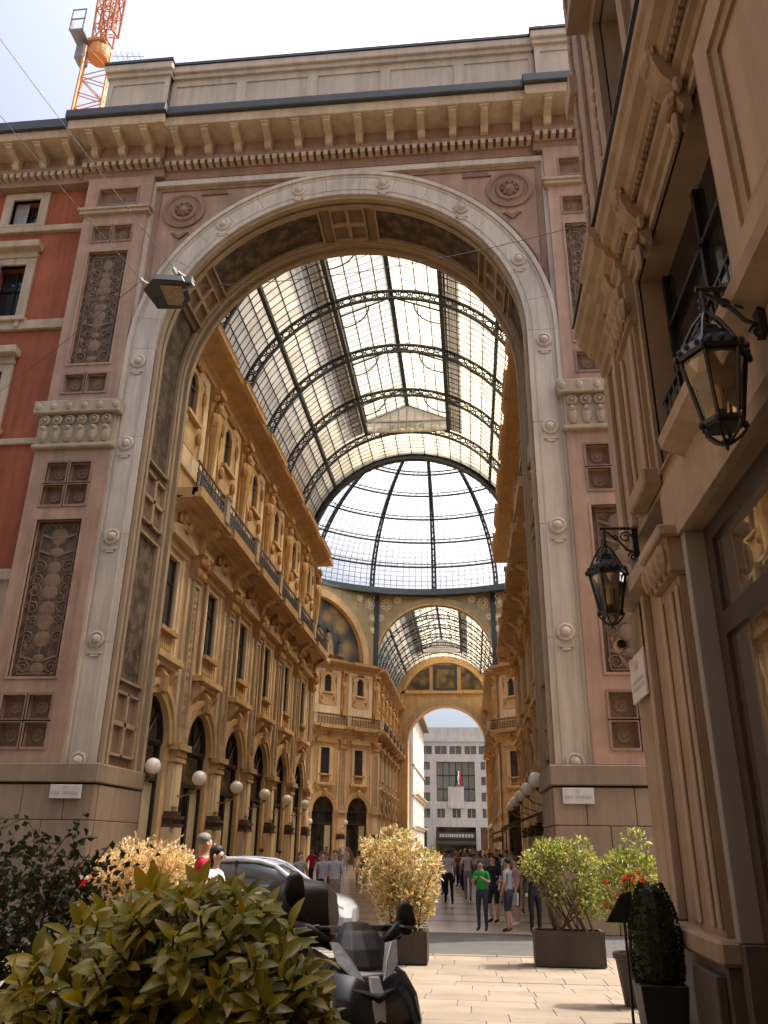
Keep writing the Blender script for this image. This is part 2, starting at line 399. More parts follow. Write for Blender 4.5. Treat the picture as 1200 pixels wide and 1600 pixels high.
# stone base: courses of ashlar blocks
for sx in (-1, 1):
    bpart = MB().box(*(sorted((CX+sx*6.15, CX+sx*9.75))), 21.82, 24.9, 0, 3.3).build('base', M['grout'], portal)
    zz = [0, .62, 1.5, 2.4, 3.3]
    for k in range(4):
        xs = [6.0, 7.35, 8.5, 9.9] if k % 2 == 0 else [6.0, 6.8, 8.0, 9.1, 9.9]
        for a, b in zip(xs[:-1], xs[1:]):
            xa, xb = sorted((CX+sx*a, CX+sx*b))
            MB().box(xa+.008, xb-.008, 21.7 - (.06 if k == 0 else 0), 21.95, zz[k]+.008, zz[k+1]-.008).build('stone_block', M['base'], bpart, bevel=.012)
        for j in range(3):
            xa, xb = sorted((CX+sx*5.98, CX+sx*6.3))
            MB().box(xa, xb, 21.96+j*.99, 21.96+(j+1)*.99-.01, zz[k]+.008, zz[k+1]-.008).build('stone_block', M['base'], bpart, bevel=.012)
    xa, xb = sorted((CX+sx*5.93, CX+sx*9.8))
    MB().box(xa, xb, 21.63, 24.96, 3.34, 3.84).build('plinth_cap', M['base'], portal, bevel=.03)
# white archivolt as voussoirs
vm = 0
segs = [(-LJ+i*LJ/4, -LJ+(i+1)*LJ/4) for i in range(4)] + [(i*180/17, (i+1)*180/17) for i in range(17)] + [(180+i*LJ/4, 180+(i+1)*LJ/4) for i in range(4)]
arch = thing_part = MB(); strip(arch, -LJ, 180+LJ, 6.12, 7.06, 21.86, 22.0); arch = arch.build('archivolt', M['white'], portal)
for t0, t1 in segs:
    e = .006 if t0 < 0 or t0 >= 180 else .05
    v = MB(); strip(v, t0+e, t1-e, 6.12, 7.08, 21.80, 21.9); v.build('voussoir', M['white'], arch)
for nm, r0, r1, yy in (('fillet', 6.98, 7.12, 21.74), ('fillet', 6.86, 6.9, 21.78), ('fillet', 6.30, 6.34, 21.78)):
    v = MB(); strip(v, -LJ, 180+LJ, r0, r1, yy, 21.86); v.build(nm, M['white'], arch)
# bosses on the archivolt
bm_ = MB(); bm_.lathe([(.24, 0), (.25, -.05), (.2, -.07), (.15, -.04), (.14, -.06), (.1, -.13), (.03, -.16)], 14, ax='y')
bm_.box(-.2, .2, -.05, 0, -.42, -.37); bm_.box(-.12, .12, -.04, 0, -.5, -.42)
bmesh_boss = bm_.mesh('boss', M['white'], smooth=False)
for t in [-13.2, -9.85, -6.7, -3.55, -.5] + [50, 76, 102.5, 129, 155] + [180.4, 183.5, 186.7, 189.8, 193.2]:
    px, pz = P(t, 6.62)
    inst(bmesh_boss, 'boss', arch, Matrix.Translation((px, 21.8, pz)))
# soffit and jamb lining
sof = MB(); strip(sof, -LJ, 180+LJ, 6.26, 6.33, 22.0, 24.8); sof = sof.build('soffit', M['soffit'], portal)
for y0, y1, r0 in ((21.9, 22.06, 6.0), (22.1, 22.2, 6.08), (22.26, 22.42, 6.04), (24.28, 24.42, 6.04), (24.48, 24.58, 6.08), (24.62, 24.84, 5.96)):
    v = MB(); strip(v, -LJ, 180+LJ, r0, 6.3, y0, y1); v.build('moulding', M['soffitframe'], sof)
def sof_frame(t0, t1, n_t, n_y):
    tt = lambda q: t0+(t1-t0)*q
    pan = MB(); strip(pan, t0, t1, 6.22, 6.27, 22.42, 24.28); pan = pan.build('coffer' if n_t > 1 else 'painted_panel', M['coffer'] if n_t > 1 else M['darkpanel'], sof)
    sp = (t1-t0); bw = .13 if (t0 < 0 or t0 >= 180) else 1.25
    fr = MB(); 
    for k in range(n_t+1):
        c = t0+sp*k/n_t; a = max(t0, c-bw/2); b = min(t1, c+bw/2)
        if b-a > 1e-3: strip(fr, a if k else t0, b if k < n_t else t1, 6.1, 6.24, 22.5, 24.2)
    for k in range(n_y+1):
        c = 22.5+1.7*k/n_y
        strip(fr, t0, t1, 6.1, 6.24, c-.075, c+.075)
    fr.build('panel_frame', M['soffitframe'], pan)
for a in ((-12.95, -11.15, 2, 2), (-10.85, -6.15, 1, 1), (-5.75, -4.1, 2, 2), (-3.75, 21.5, 1, 1), (24, 36, 2, 2), (39, 80.5, 1, 1), (84, 96, 2, 2),
          (99.5, 141, 1, 1), (144, 156, 2, 2), (158.5, 183.75, 1, 1), (184.1, 185.75, 2, 2), (186.15, 190.85, 1, 1), (191.15, 192.95, 2, 2)):
    sof_frame(*a)
# pilasters
def scroll(mb, cx, cz, r, s, turns=1.6, d=0., w=.03):
    pts = []
    for i in range(15):
        a = i/14*turns*2*PI; rr = r*(1-.75*i/14)
        pts.append((cx+s*rr*math.cos(a), d, cz+rr*math.sin(a)))
    mb.tube(pts, [w*(1-.5*i/14) for i in range(15)], 5)
def grotesque(w, h, seed):
    q = random.Random(seed); mb = MB(); z = .25
    while z < h-.35:
        k = q.random(); r = w*(.10+.12*q.random())
        mb.ball((0, 0, z), r, .03, r*(.5+.9*q.random()), 8, 5)
        if k < .75:
            sr = w*(.1+.1*q.random())
            for s in (-1, 1):
                scroll(mb, s*(r+sr*.9), z+.05, sr, s, 1.5, -.01, .026)
                if q.random() < .6: mb.ball((s*w*.36, 0, z-.18), .06, .03, .11, 6, 4)
        else:
            for s in (-1, 1): mb.prism([(s*r*.7, z-.03), (s*w*.4, z+.1), (s*w*.43, z+.03), (s*r*.7, z-.1)], lambda u, v, d: (u, d, v), -.03, .02)
        z += .3+.25*q.random()
    mb.tube([(0, 0, .1), (0, 0, h-.1)], .022, 5)
    f = .035
    for x in (-w/2+.1, w/2-.1): mb.box(x-f/2, x+f/2, -.02, .03, .1, h-.1)
    for zz in (.1, h-.1): mb.box(-w/2+.1, w/2-.1, -.02, .03, zz-f/2, zz+f/2)
    return mb.mesh('panel_relief', M['relief'])
G1 = grotesque(1.32, 4.75, 3); G2 = grotesque(1.32, 4.6, 9)
ros = MB().lathe([(.2, 0), (.21, -.02), (.15, -.035), (.1, -.02), (.05, -.05), (.01, -.055)], 8, ax='y').mesh('rosette', M['relief'])
for sx in (-1, 1):
    xc = CX+sx*8.3; xa, xb = xc-1.24, xc+1.24; l, r = xc-.72, xc+.72
    pl = MB()
    sq = lambda z0, z1, n: [(l+k*.77, l+k*.77+.66, z0+j*(z1-z0+.1)/n, z0+j*(z1-z0+.1)/n+(z1-z0+.1)/n-.1) for k in range(2) for j in range(n)]
    low = sq(4.25, 5.65, 2)+[(l, r, 6.17, 10.95)]+sq(11.44, 12.88, 2)
    up = sq(15.46, 16.13, 1)+[(l, r, 16.55, 21.2)]+sq(21.68, 22.34, 1)
    top = [(l, r, 23.36, 24.05)]
    pl.plate((xa, xb), (3.85, 13.38), low, 21.66, 21.9, XZ)
    pl = pl.build('pilaster', M['pink'], portal)
    MB().plate((xa+.06, xb-.06), (15.0, 22.86), up, 21.7, 21.9, XZ).build('upper_shaft', M['pink'], pl)
    MB().plate((xa, xb), (23.08, 24.62), top, 21.7, 21.9, XZ).build('upper_block', M['pink'], pl)
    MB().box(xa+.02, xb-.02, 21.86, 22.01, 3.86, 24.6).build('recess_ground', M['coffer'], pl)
    for h in low+up+top:
        big = h[3]-h[2] > 2
        fr = MB(); o = .07
        fr.plate((h[0]-o, h[1]+o), (h[2]-o, h[3]+o), [h], 21.63 if h in low else 21.67, 21.72, XZ)
        fr.build('panel_border', M['pinkdark'] if not big else M['pink'], pl)
        if big:
            pn = MB().box(h[0], h[1], 21.83, 21.86, h[2], h[3]).build('carved_panel', M['mosaicpanel'], pl)
            inst(G1 if h in low else G2, 'panel_relief', pn, Matrix.Translation(((h[0]+h[1])/2, 21.83, h[2])))
        else:
            inst(ros, 'rosette', pl, Matrix.Translation(((h[0]+h[1])/2, 21.86, (h[2]+h[3])/2)))
    for z0, z1, o in ((22.86, 23.0, .06), (23.0, 23.1, .12)):
        MB().box(xa-o, xb+o, 21.62-o, 21.9, z0, z1).build('ledge', M['beige'], pl)
    # capital
    cp = MB().box(xa-.02, xb+.02, 21.6, 21.95, 13.38, 14.6).build('capital', M['beige'], pl)
    MB().box(xa-.1, xb+.1, 21.5, 21.95, 13.36, 13.5).build('astragal', M['beige'], cp, bevel=.03)
    MB().box(xa-.2, xb+.2, 21.42, 21.95, 14.56, 15.02).build('abacus', M['beige'], cp, bevel=.03)
    fl = MB().lathe([(.17, 0), (.18, -.07), (.11, -.12), (.08, -.07), (.05, -.14), (.01, -.16)], 8, ax='y').mesh('capital_flower', M['beige'])
    lf = MB().ball((0, 0, 0), .16, .12, .3, 8, 6).ball((0, -.08, .2), .11, .1, .09, 6, 4).mesh('acanthus_leaf', M['beige'])
    for k in range(6):
        x = xa+.22+k*.41
        inst(lf, 'acanthus_leaf', cp, Matrix.Translation((x, 21.6, 13.85)))
        inst(fl, 'capital_flower', cp, Matrix.Translation((x, 21.6, 14.35)))
    for k in range(6): MB().ball((xa-.05+k*.52, 21.42, 14.8), .12, .05, .14, 8, 4).build('abacus_bead', M['beige'], cp)
    # spandrel
    sa = CX+sx*7.0
    fr = MB(); strip_x = sorted((CX+sx*6.98, CX+sx*7.16))
    fr.box(strip_x[0], strip_x[1], 21.84, 22.05, ZS, 24.2)
    xe = sorted((CX, CX+sx*7.16)); fr.box(xe[0], xe[1], 21.84, 22.05, 24.2, 24.42)
    sp = fr.build('spandrel_frame', M['white'], portal)
    pr = []
    for i in range(15):
        t = 3+i*(74/14); q = P(t, 7.3)
        pr.append((q[0] if sx < 0 else 2*CX-q[0], q[1]))
    corner = (CX+sx*6.8, 24.05)
    bd = MB()
    loop = [(max(p[0], CX-6.8) if sx < 0 else min(p[0], CX+6.8), p[1]) for p in pr]+[(loop_x, 24.05) for loop_x in (CX+sx*2.0,)]+[corner]
    loop = [p for p in loop if p[1] <= 24.06]
    bd.tube([(p[0], 21.98, p[1]) for p in loop+[loop[0]]], .05, 5); bd.build('spandrel_moulding', M['pinkdark'], portal)
    rd = MB().lathe([(.78, 0), (.8, -.08), (.66, -.1), (.62, -.03), (.5, -.02), (.46, -.09), (.34, -.08), (.3, -.02), (.18, -.1), (.1, -.18), (.02, -.2)], 24, (CX+sx*5.85, 22.0, 23.1), 'y')
    rd = rd.build('roundel', M['pinkdark'], portal)
    for k in range(8):
        a = k*PI/4; MB().ball((CX+sx*5.85+.24*math.cos(a), 21.92, 23.1+.24*math.sin(a)), .08, .07, .08, 6, 4).build('petal', M['relief'], rd)
    lo = MB()
    lo.prism([(CX+sx*5.9+u, 22.05+v-.1) for u, v in ((-.32, .12), (0, -.16), (.32, .12), (.2, .14), (0, .02), (-.2, .14))], XZ, 21.93, 22.02)
    lo.build('spandrel_leaf', M['relief'], portal); lo = MB()
    lo.prism([(CX+sx*(4.75)+u, 23.75+v) for u, v in ((-.5, 0), (.5, 0), (.35, .16), (-.5, .16))], XZ, 21.93, 22.02)
    lo.build('spandrel_leaf', M['relief'], portal)
# entablature
def ent(x0, x1, py, nb, name_parent, st=0., dent=True):
    e = name_parent
    MB().box(x0, x1, 22.0-py-.02, 22.05, 24.62-py*.01, 24.98).build('architrave', M['pinkdark'], e)
    MB().box(x0, x1, 21.7-py, 22.05, 25.2, 25.42).build('bed_moulding', M['pinkdark'], e)
    MB().box(x0, x1, 21.92-py, 22.05, 24.98, 25.2).build('frieze', M['pinkdark'], e)
    if dent:
        n = int((x1-x0)/.27)
        for k in range(n):
            inst(DENT, 'dentil', e, Matrix.Translation((x0+(k+.5)*(x1-x0)/n, 21.76-py, 25.0)))
    MB().box(x0, x1, 21.78-py, 22.05, 25.42, 26.02).build('soffit_wall', M['pinkdark'], e)
    MB().box(x0-(.28 if py else 0), x1+(.28 if py else 0), 20.78-py, 22.3, 26.0-py*.02, 26.42).build('corona', M['trim'], e, bevel=.02)
    MB().box(x0-(.36 if py else 0), x1+(.36 if py else 0), 20.62-py, 22.4, 26.42, 26.78+py*.03).build('gutter', M['gutter'], e, bevel=.03)
    for k in range(nb):
        x = x0+(k+.5)*(x1-x0)/nb+st
        inst(BRK, 'bracket', e, Matrix.Translation((x, 21.78-py, 25.42)))
DENT = MB().box(-.08, .08, -.12, .16, 0, .2).mesh('dentil', M['trim'])
bk = MB(); YZ = lambda u, v, d: (d, u, v)
bk.prism([(0, 0), (-.2, .02), (-.3, .12), (-.28, .3), (-.62, .36), (-.85, .42), (-.9, .58), (0, .58)], YZ, -.13, .13)
bk.box(-.17, .17, -.93, 0, .5, .585)
BRK = bk.mesh('bracket', M['trim'], bevel=.012)
en = MB().box(XL+.1, XR-.1, 22.0, 24.8, 26.9, 27.4).build('entablature', M['pinkdark'], portal)
ent(CX-6.75, CX+6.75, 0, 12, en)
ent(CX-9.85, CX-6.75, .2, 3, en); ent(CX+6.75, CX+9.85, .2, 3, en)
# attic
at = MB().box(XL+.3, XR-.3, 22.1, 24.6, 27.0, 30.0).build('attic', M['attic'], portal)
def attic_part(x0, x1, yf, n):
    w = (x1-x0)/n
    holes = [(x0+k*w+.2, x0+(k+1)*w-.2, 27.6, 29.45) for k in range(n)]
    MB().plate((x0, x1), (27.0, 29.75), holes, yf, yf+.12, XZ).build('attic_panel', M['attic'], at)
    MB().box(x0, x1, yf+.05, yf+.14, 27.0, 29.75).build('attic_panel', M['attic'], at)
    MB().box(x0-.06, x1+.06, yf-.12, 24.7, 29.75, 29.95).build('attic_moulding', M['attic'], at)
    MB().box(x0-.12, x1+.12, yf-.25, 24.8, 29.95, 30.3).build('attic_coping', M['attic'], at, bevel=.03)
    MB().box(x0-.16, x1+.16, yf-.3, 24.85, 30.3, 30.42).build('attic_flashing', M['gutter'], at)
attic_part(CX-7.05, CX+7.05, 22.0, 5)
attic_part(CX-9.55, CX-7.05, 21.72, 1); attic_part(CX+7.05, CX+9.55, 21.72, 1)

# street name tablets on the base (lettering too worn to read: two faint engraved lines)
M['tablet'] = mat('marble_tablet', (.62, .58, .54), .45, .08, 3, .03, 30, streak=.05)
M['engrave'] = mat('faded_lettering', (.42, .39, .36), .7, .2, 12, .05, 60, streak=0)
def tablet(x0, x1, z0, z1, label):
    t = thing('street_tablet', label, 'sign', ((x0+x1)/2, 21.66, z0), 'marble street name tablets')
    MB().box(x0, x1, 21.62, 21.66, z0, z1).build('plate', M['tablet'], t, bevel=.006)
    for (a, b, c) in ((.42, .58, .80), (.06, .34, .42), (.40, .92, .42)):
        n = max(2, int((b-a)*14)); mb = MB()
        for k in range(n):
            u = x0+(x1-x0)*(a+(b-a)*(k+.1)/n); e = x0+(x1-x0)*(a+(b-a)*(k+.75)/n); zc = z0+(z1-z0)*c
            mb.box(u, e, 21.614, 21.619, zc-.035, zc+.035)
        mb.build('lettering', M['engrave'], t)
tablet(-11.15, -10.28, 2.93, 3.28, 'small white marble street tablet on the left pier of the arch')
tablet(2.28, 3.05, 2.9, 3.28, 'small white marble street tablet on the right pier of the arch')

# ---------------------------------------------------------------- red palazzo at the left
redb = thing('red_palazzo', 'red stuccoed palazzo with pale stone window frames beside the arch', 'building', (-20, 22.3, 0))
YF = 22.3
cols = [(-16.7, -15.6), (-19.9, -18.8), (-23.1, -22.0)]
holes = []
for a, b in cols:
    holes += [(a, b, 23.2, 24.4), (a, b, 19.05, 21.3), (a, b, 14.6, 16.75), (a, b, 10.0, 12.2)]
MB().plate((-26, XL+.02), (9.3, 24.7), holes, YF, YF+.5, XZ).build('wall', M['red'], redb)
MB().box(-26, XL+.02, YF+.7, 33, 0, 26.4).build('body', M['darkroom'], redb)
MB().plate((-26, XL-.02), (0, 9.3), [(a-.4, b+.4, 0.3, 4.2) for a, b in cols]+[(a, b, 5.4, 7.8) for a, b in cols], YF-.12, YF+.4, XZ).build('stone_storey', M['trim'], redb)
for z0, z1, o in ((9.2, 9.55, .22), (18.42, 18.8, .14), (22.75, 23.02, .16), (13.9, 14.12, .1)):
    MB().box(-26, XL-.03, YF-o, YF+.1, z0, z1).build('string_course', M['trim'], redb, bevel=.02)
M['shutter'] = mat('grey_shutter', (.30, .30, .29), .7, .1, 2, .1, 30)
for a, b, z0, z1 in [h for h in holes]:
    wd = MB().plate((a-.34, b+.34), (z0-.12, z1+.28), [(a, b, z0, z1)], YF-.09, YF+.15, XZ).build('window', M['trim'], redb, bevel=.01)
    MB().box(a, b, YF+.42, YF+.45, z0, z1).build('pane', M['win_glass'], wd)
    mu = MB(); mu.box((a+b)/2-.04, (a+b)/2+.04, YF+.36, YF+.42, z0, z1); mu.box(a, b, YF+.36, YF+.415, z0+(z1-z0)*.62, z0+(z1-z0)*.62+.06)
    for x in (a, b-.06): mu.box(x, x+.06, YF+.36, YF+.42, z0, z1)
    mu.build('glazing_bar', M['darkframe'], wd)
    if z1-z0 > 2:
        MB().box(a-.5, b+.5, YF-.42, YF, z1+.55, z1+.85).build('hood', M['trim'], wd, bevel=.03)
        MB().box(a-.36, b+.36, YF-.14, YF, z1+.28, z1+.55).build('hood_frieze', M['trim'], wd)
        MB().box(a-.45, b+.45, YF-.26, YF, z0-.3, z0-.12).build('sill', M['trim'], wd, bevel=.02)
        for x in (a-.25, b+.1): MB().box(x, x+.16, YF-.2, YF, z0-.55, z0-.3).build('sill_bracket', M['trim'], wd)
        sh = MB(); T = Matrix.Translation((a, YF+.1, z0)) @ Matrix.Rotation(R(-62), 4, 'Z')
        sh.plate((0, .52), (0, z1-z0), [(.06, .46, .1, 1.0), (.06, .46, 1.15, z1-z0-.1)], 0, .04, XZ)
        for k in range(int((z1-z0-.2)/.09)):
            sh.box(.06, .46, .005, .035, .1+k*.09, .1+k*.09+.055)
        sh.build('shutter', M['shutter'], wd, world=T)
    else:
        MB().box(a, a+.5, YF+.2, YF+.24, z0, z1).build('shutter', M['shutter'], wd)
re = MB().box(-26, XL-.3, YF, 33, 26.35, 26.6).build('cornice', M['pinkdark'], redb)
MB().box(-26, XL-.32, YF-.38, YF+.1, 24.72, 25.2).build('architrave', M['pinkdark'], re)
MB().box(-26, XL-.32, YF-.4, YF+.1, 25.42, 25.95).build('frieze', M['pinkdark'], re)
MB().box(-26, XL-.32, YF-.55, YF+.1, 25.2, 25.42).build('bed_moulding', M['pinkdark'], re)
for k in range(44): inst(DENT, 'dentil', re, Matrix.Translation((-13.95-k*.27, YF-.48, 25.0)))
for k in range(11): inst(BRK, 'bracket', re, Matrix.Translation((-14.35-k*1.1, YF-.4, 25.38)))
MB().box(-26, XL-.36, YF-1.42, YF+.2, 25.96, 26.32).build('corona', M['trim'], re)
MB().box(-26, XL-.36, YF-1.58, YF+.3, 26.32, 26.72).build('gutter', M['gutter'], re)

# ---------------------------------------------------------------- unseen palazzi, added behind and left to hold sky light off the portal
M['ochrewall'] = mat('ochre_street_wall', (.42, .31, .19), .85, .12, .6, .1, 20)
def added_palazzo(name, label, along, at, sgn, u0, u1, depth, h, cols):
    o = thing(name, label, 'building', ((u0+u1)/2, at, 0) if along == 'x' else (at, (u0+u1)/2, 0))
    mp = (lambda u, v, d: (u, d, v)) if along == 'x' else (lambda u, v, d: (d, u, v))
    hs = [(u0+(k+.5)*(u1-u0)/cols-.6, u0+(k+.5)*(u1-u0)/cols+.6, z, z+2.2) for k in range(cols) for z in (1.2, 5.6, 10.0, 14.4)]
    MB().plate((u0, u1), (0, h), hs, at, at+sgn*.4, mp).build('wall', M['ochrewall'], o)
    c = [mp(u0, 0, at+sgn*.45), mp(u1, h, at+sgn*depth)]
    MB().box(*sorted((c[0][0], c[1][0])), *sorted((c[0][1], c[1][1])), 0, h).build('body', M['darkroom'], o)
    for q_ in hs:
        c = [mp(q_[0], q_[2], at+sgn*.3), mp(q_[1], q_[3], at+sgn*.34)]
        MB().box(*sorted((c[0][0], c[1][0])), *sorted((c[0][1], c[1][1])), q_[2], q_[3]).build('window', M['win_glass'], o)
    c = [mp(u0, 0, at-sgn*.6), mp(u1, 0, at+sgn*depth)]
    MB().box(*sorted((c[0][0], c[1][0])), *sorted((c[0][1], c[1][1])), h, h+.5).build('cornice', M['trim'], o)
added_palazzo('unseen_palazzo', 'unseen ochre palazzo behind the viewer, added to cut sky light', 'x', -9.0, -1, -30, 2, 10, 19, 8)
added_palazzo('unseen_palazzo', 'unseen ochre palazzo left of the viewer, added to cut sky light', 'y', -10.6, -1, -14, 9.8, 10, 18, 6)

# ---------------------------------------------------------------- gallery wings: one bay, repeated
HB = 2.375
NZ = lambda u, v, d: (d, u, v)          # poly in (n, z), extruded along u
UZ = lambda u, v, d: (u, d, v)          # poly in (u, z), depth n
def arc_ring(mb, r0, r1, n0, n1, zc, k=12, full=True):
    rs = []
    for i in range(k+1):
        a = PI*i/k; c, s = -math.cos(a), math.sin(a)
        rs.append([(r0*c, n0, zc+r0*s), (r1*c, n0, zc+r1*s), (r1*c, n1, zc+r1*s), (r0*c, n1, zc+r0*s)])
    return mb.rings(rs)
def arch_zone(mb, hw, zc, ztop, r, n0, n1, k=24):
    rs = []
    for i in range(k+1):
        a = PI*i/k; c, s = -math.cos(a), math.sin(a)
        q = min(hw/abs(c) if abs(c) > 1e-6 else 1e9, (ztop-zc)/s if s > 1e-6 else 1e9)
        rs.append([(r*c, n0, zc+r*s), (q*c, n0, zc+q*s), (q*c, n1, zc+q*s), (r*c, n1, zc+r*s)])
    return mb.rings(rs)
def half_disc(mb, r, n, zc, k=12):
    return mb.add([(-r*math.cos(PI*i/k), n, zc+r*math.sin(PI*i/k)) for i in range(k+1)], [tuple(range(k+1))])

BAY = []     # (name, mesh, parent index or None)
def part(name, mb, m, parent=None, **kw):
    BAY.append([name, mb.mesh(name, m, **kw), parent]); return len(BAY)-1
w = MB(); w.box(-HB, -1.45, -.5, 0, 0, 5); w.box(1.45, HB, -.5, 0, 0, 5); arch_zone(w, HB, 5, 7.3, 1.45, 0, -.5)
w.plate((-HB, HB), (7.3, 13.2), [(-.62, .62, 7.75, 11.2)], 0, -.5, UZ)
part('wall', w, M['gold'])
w = MB(); w.plate((-HB, HB), (13.2, 20.3), [(-.48, .48, 16.95, 18.9)], 0, -.5, UZ); part('upper_wall', w, M['gold'])
# shopfront
w = MB(); w.plate((-1.45, 1.45), (0, 5.02), [(-1.33, -.1, .55, 3.75), (.0, 1.33, .1, 3.75), (-1.33, 1.33, 3.9, 4.9)], -.16, -.26, UZ); sh = part('shop_front', w, M['darkframe'])
w = MB(); w.box(-1.33, 1.33, -.27, -.26, .1, 4.9); half_disc(w, 1.43, -.2, 5.02); part('pane', w, M['black_glass'], sh)
w = MB(); w.box(-1.28, -.5, -.255, -.245, .6, 3.7); part('blind', w, M['curtain'], sh)
w = MB(); arc_ring(w, 1.36, 1.45, -.1, -.2, 5.0); w.box(-.04, .04, -.19, -.12, 5.0, 6.4); w.box(-1.42, 1.42, -.19, -.1, 4.96, 5.08)
for a in (45, 135): w.tube([(0, -.16, 5.02), (1.4*math.cos(R(a)), -.16, 5.02+1.4*math.sin(R(a)))], .03, 4)
part('fanlight', w, M['darkframe'], sh)
w = MB(); arc_ring(w, 1.45, 1.72, 0, .12, 5.0); arc_ring(w, 1.72, 1.95, 0, .2, 5.0); ar = part('archivolt', w, M['gold'])
w = MB(); w.prism([(0, 6.35), (.32, 6.5), (.36, 7.0), (.2, 7.25), (0, 7.3)], NZ, -.2, .2); part('keystone', w, M['golddeep'], ar)
# ground floor pier
w = MB(); w.box(-HB-.52, -HB+.52, 0, .3, 0, 2.35); w.box(-HB-.6, -HB+.6, 0, .4, 0, .5); w.box(-HB-.36, -HB+.36, 0, .42, .7, 2.35)
w.box(-HB-.42, -HB+.42, 0, .2, 2.85, 4.45); w.box(-HB-.28, -HB+.28, 0, .26, 3.0, 4.4); pr = part('pier', w, M['cream'], bevel=.012)
w = MB()
for z, o in ((2.36, .06), (2.5, .0), (2.62, .07)): w.box(-HB-.45-o, -HB+.45+o, 0, .36+o, z, z+.1)
w.box(-HB-.42, -HB+.42, 0, .32, 2.35, 2.86); part('collar', w, M['collar'], pr)
w = MB(); w.box(-HB-.5, -HB+.5, 0, .3, 4.45, 4.58); w.box(-HB-.46, -HB+.46, 0, .24, 4.58, 4.85); w.box(-HB-.62, -HB+.62, 0, .42, 4.85, 5.06)
for k in range(4): w.ball((-HB-.36+k*.24, .26, 4.72), .1, .09, .12, 6, 4)
part('pier_capital', w, M['gold'], pr)
# giant pilaster
w = MB(); w.box(-HB-.66, -HB+.66, 0, .1, 5.06, 11.0); pl_ = part('pilaster_backing', w, M['cream'])
w = MB(); w.plate((-HB-.38, -HB+.38), (5.2, 11.0), [(-HB-.24, -HB+.24, 5.6, 10.8)], .24, .16, UZ); w.box(-HB-.37, -HB+.37, 0, .165, 5.06, 11.0); w.box(-HB-.46, -HB+.46, 0, .3, 5.06, 5.35)
pi_ = part('pilaster', w, M['greystone'])
w = MB(); q = random.Random(4); z = 5.75
while z < 10.7:
    r = .05+.07*q.random(); w.ball((-HB, .17, z), r, .06, .1+.1*q.random(), 6, 4)
    if q.random() < .7:
        for s in (-1, 1): w.ball((-HB+s*(r+.06), .17, z+.05), .06, .05, .05, 5, 4)
    z += .2+.15*q.random()
part('carved_relief', w, M['golddeep'], pi_)
w = MB(); w.box(-HB-.42, -HB+.42, 0, .3, 11.0, 11.12); w.prism([(0, 11.12), (.26, 11.12), (.32, 11.5), (.5, 11.85), (.5, 11.95), (0, 11.95)], NZ, -HB-.4, -HB+.4); w.box(-HB-.56, -HB+.56, 0, .56, 11.95, 12.12)
for k in range(4):
    w.ball((-HB-.36+k*.24, .32, 11.3), .12, .12, .2, 6, 5); w.ball((-HB-.36+k*.24, .44, 11.7), .11, .1, .14, 6, 4)
w.ball((-HB, .5, 11.75), .16, .14, .22, 8, 5)
part('capital', w, M['golddeep'], pi_)
# piano nobile window
w = MB(); w.plate((-1.0, 1.0), (7.72, 11.42), [(-.62, .62, 7.75, 11.2)], .1, -.02, UZ); w.box(-1.0, -.84, 0, .16, 7.72, 11.42); w.box(.84, 1.0, 0, .16, 7.72, 11.42); wi = part('window', w, M['cream'])
w = MB(); w.box(-.62, .62, -.1, -.09, 7.75, 11.2); part('pane', w, M['win_glass'], wi)
w = MB(); w.box(-.04, .04, -.09, -.05, 8.5, 11.2); w.box(-.62, .62, -.09, -.05, 10.3, 10.4)
for x in (-.62, .54): w.box(x, x+.08, -.09, -.045, 7.75, 11.2)
part('glazing_bar', w, M['darkframe'], wi)
w = MB(); w.box(-1.3, 1.3, 0, .42, 7.5, 7.72); w.box(-1.15, 1.15, 0, .26, 7.32, 7.5)
for s in (-1, 1): w.prism([(0, 6.8), (.12, 6.9), (.34, 7.2), (.36, 7.34), (0, 7.34)], NZ, s*.95-.14, s*.95+.14)
part('sill', w, M['gold'], wi, bevel=.012)
w = MB(); w.box(-.8, .8, .0, .3, 8.45, 8.6); w.box(-.62, .62, -.04, .0, 7.75, 7.9)
for k in range(7): w.lathe([(.04, 7.75), (.07, 7.95), (.04, 8.2), (.05, 8.45)], 6, (-.54+k*.18, .1, 0))
part('balustrade', w, M['golddeep'], wi)
w = MB(); w.box(-1.12, 1.12, 0, .22, 11.42, 11.72); w.box(-1.4, 1.4, 0, .46, 11.72, 11.9)
w.prism([(-1.4, 11.9), (1.4, 11.9), (1.28, 12.05), (.3, 12.35), (-.3, 12.35), (-1.28, 12.05)], UZ, 0, .38)
pe = part('pediment', w, M['gold'], wi)
w = MB(); q = random.Random(8)
for k in range(11): w.ball((q.uniform(-.42, .42), .3+q.random()*.15, 12.2+q.random()*.5), .12+.08*q.random(), .12, .14+.08*q.random(), 6, 4)
w.ball((0, .36, 12.85), .14, .13, .18, 8, 5)
part('sculpture', w, M['golddeep'], pe)
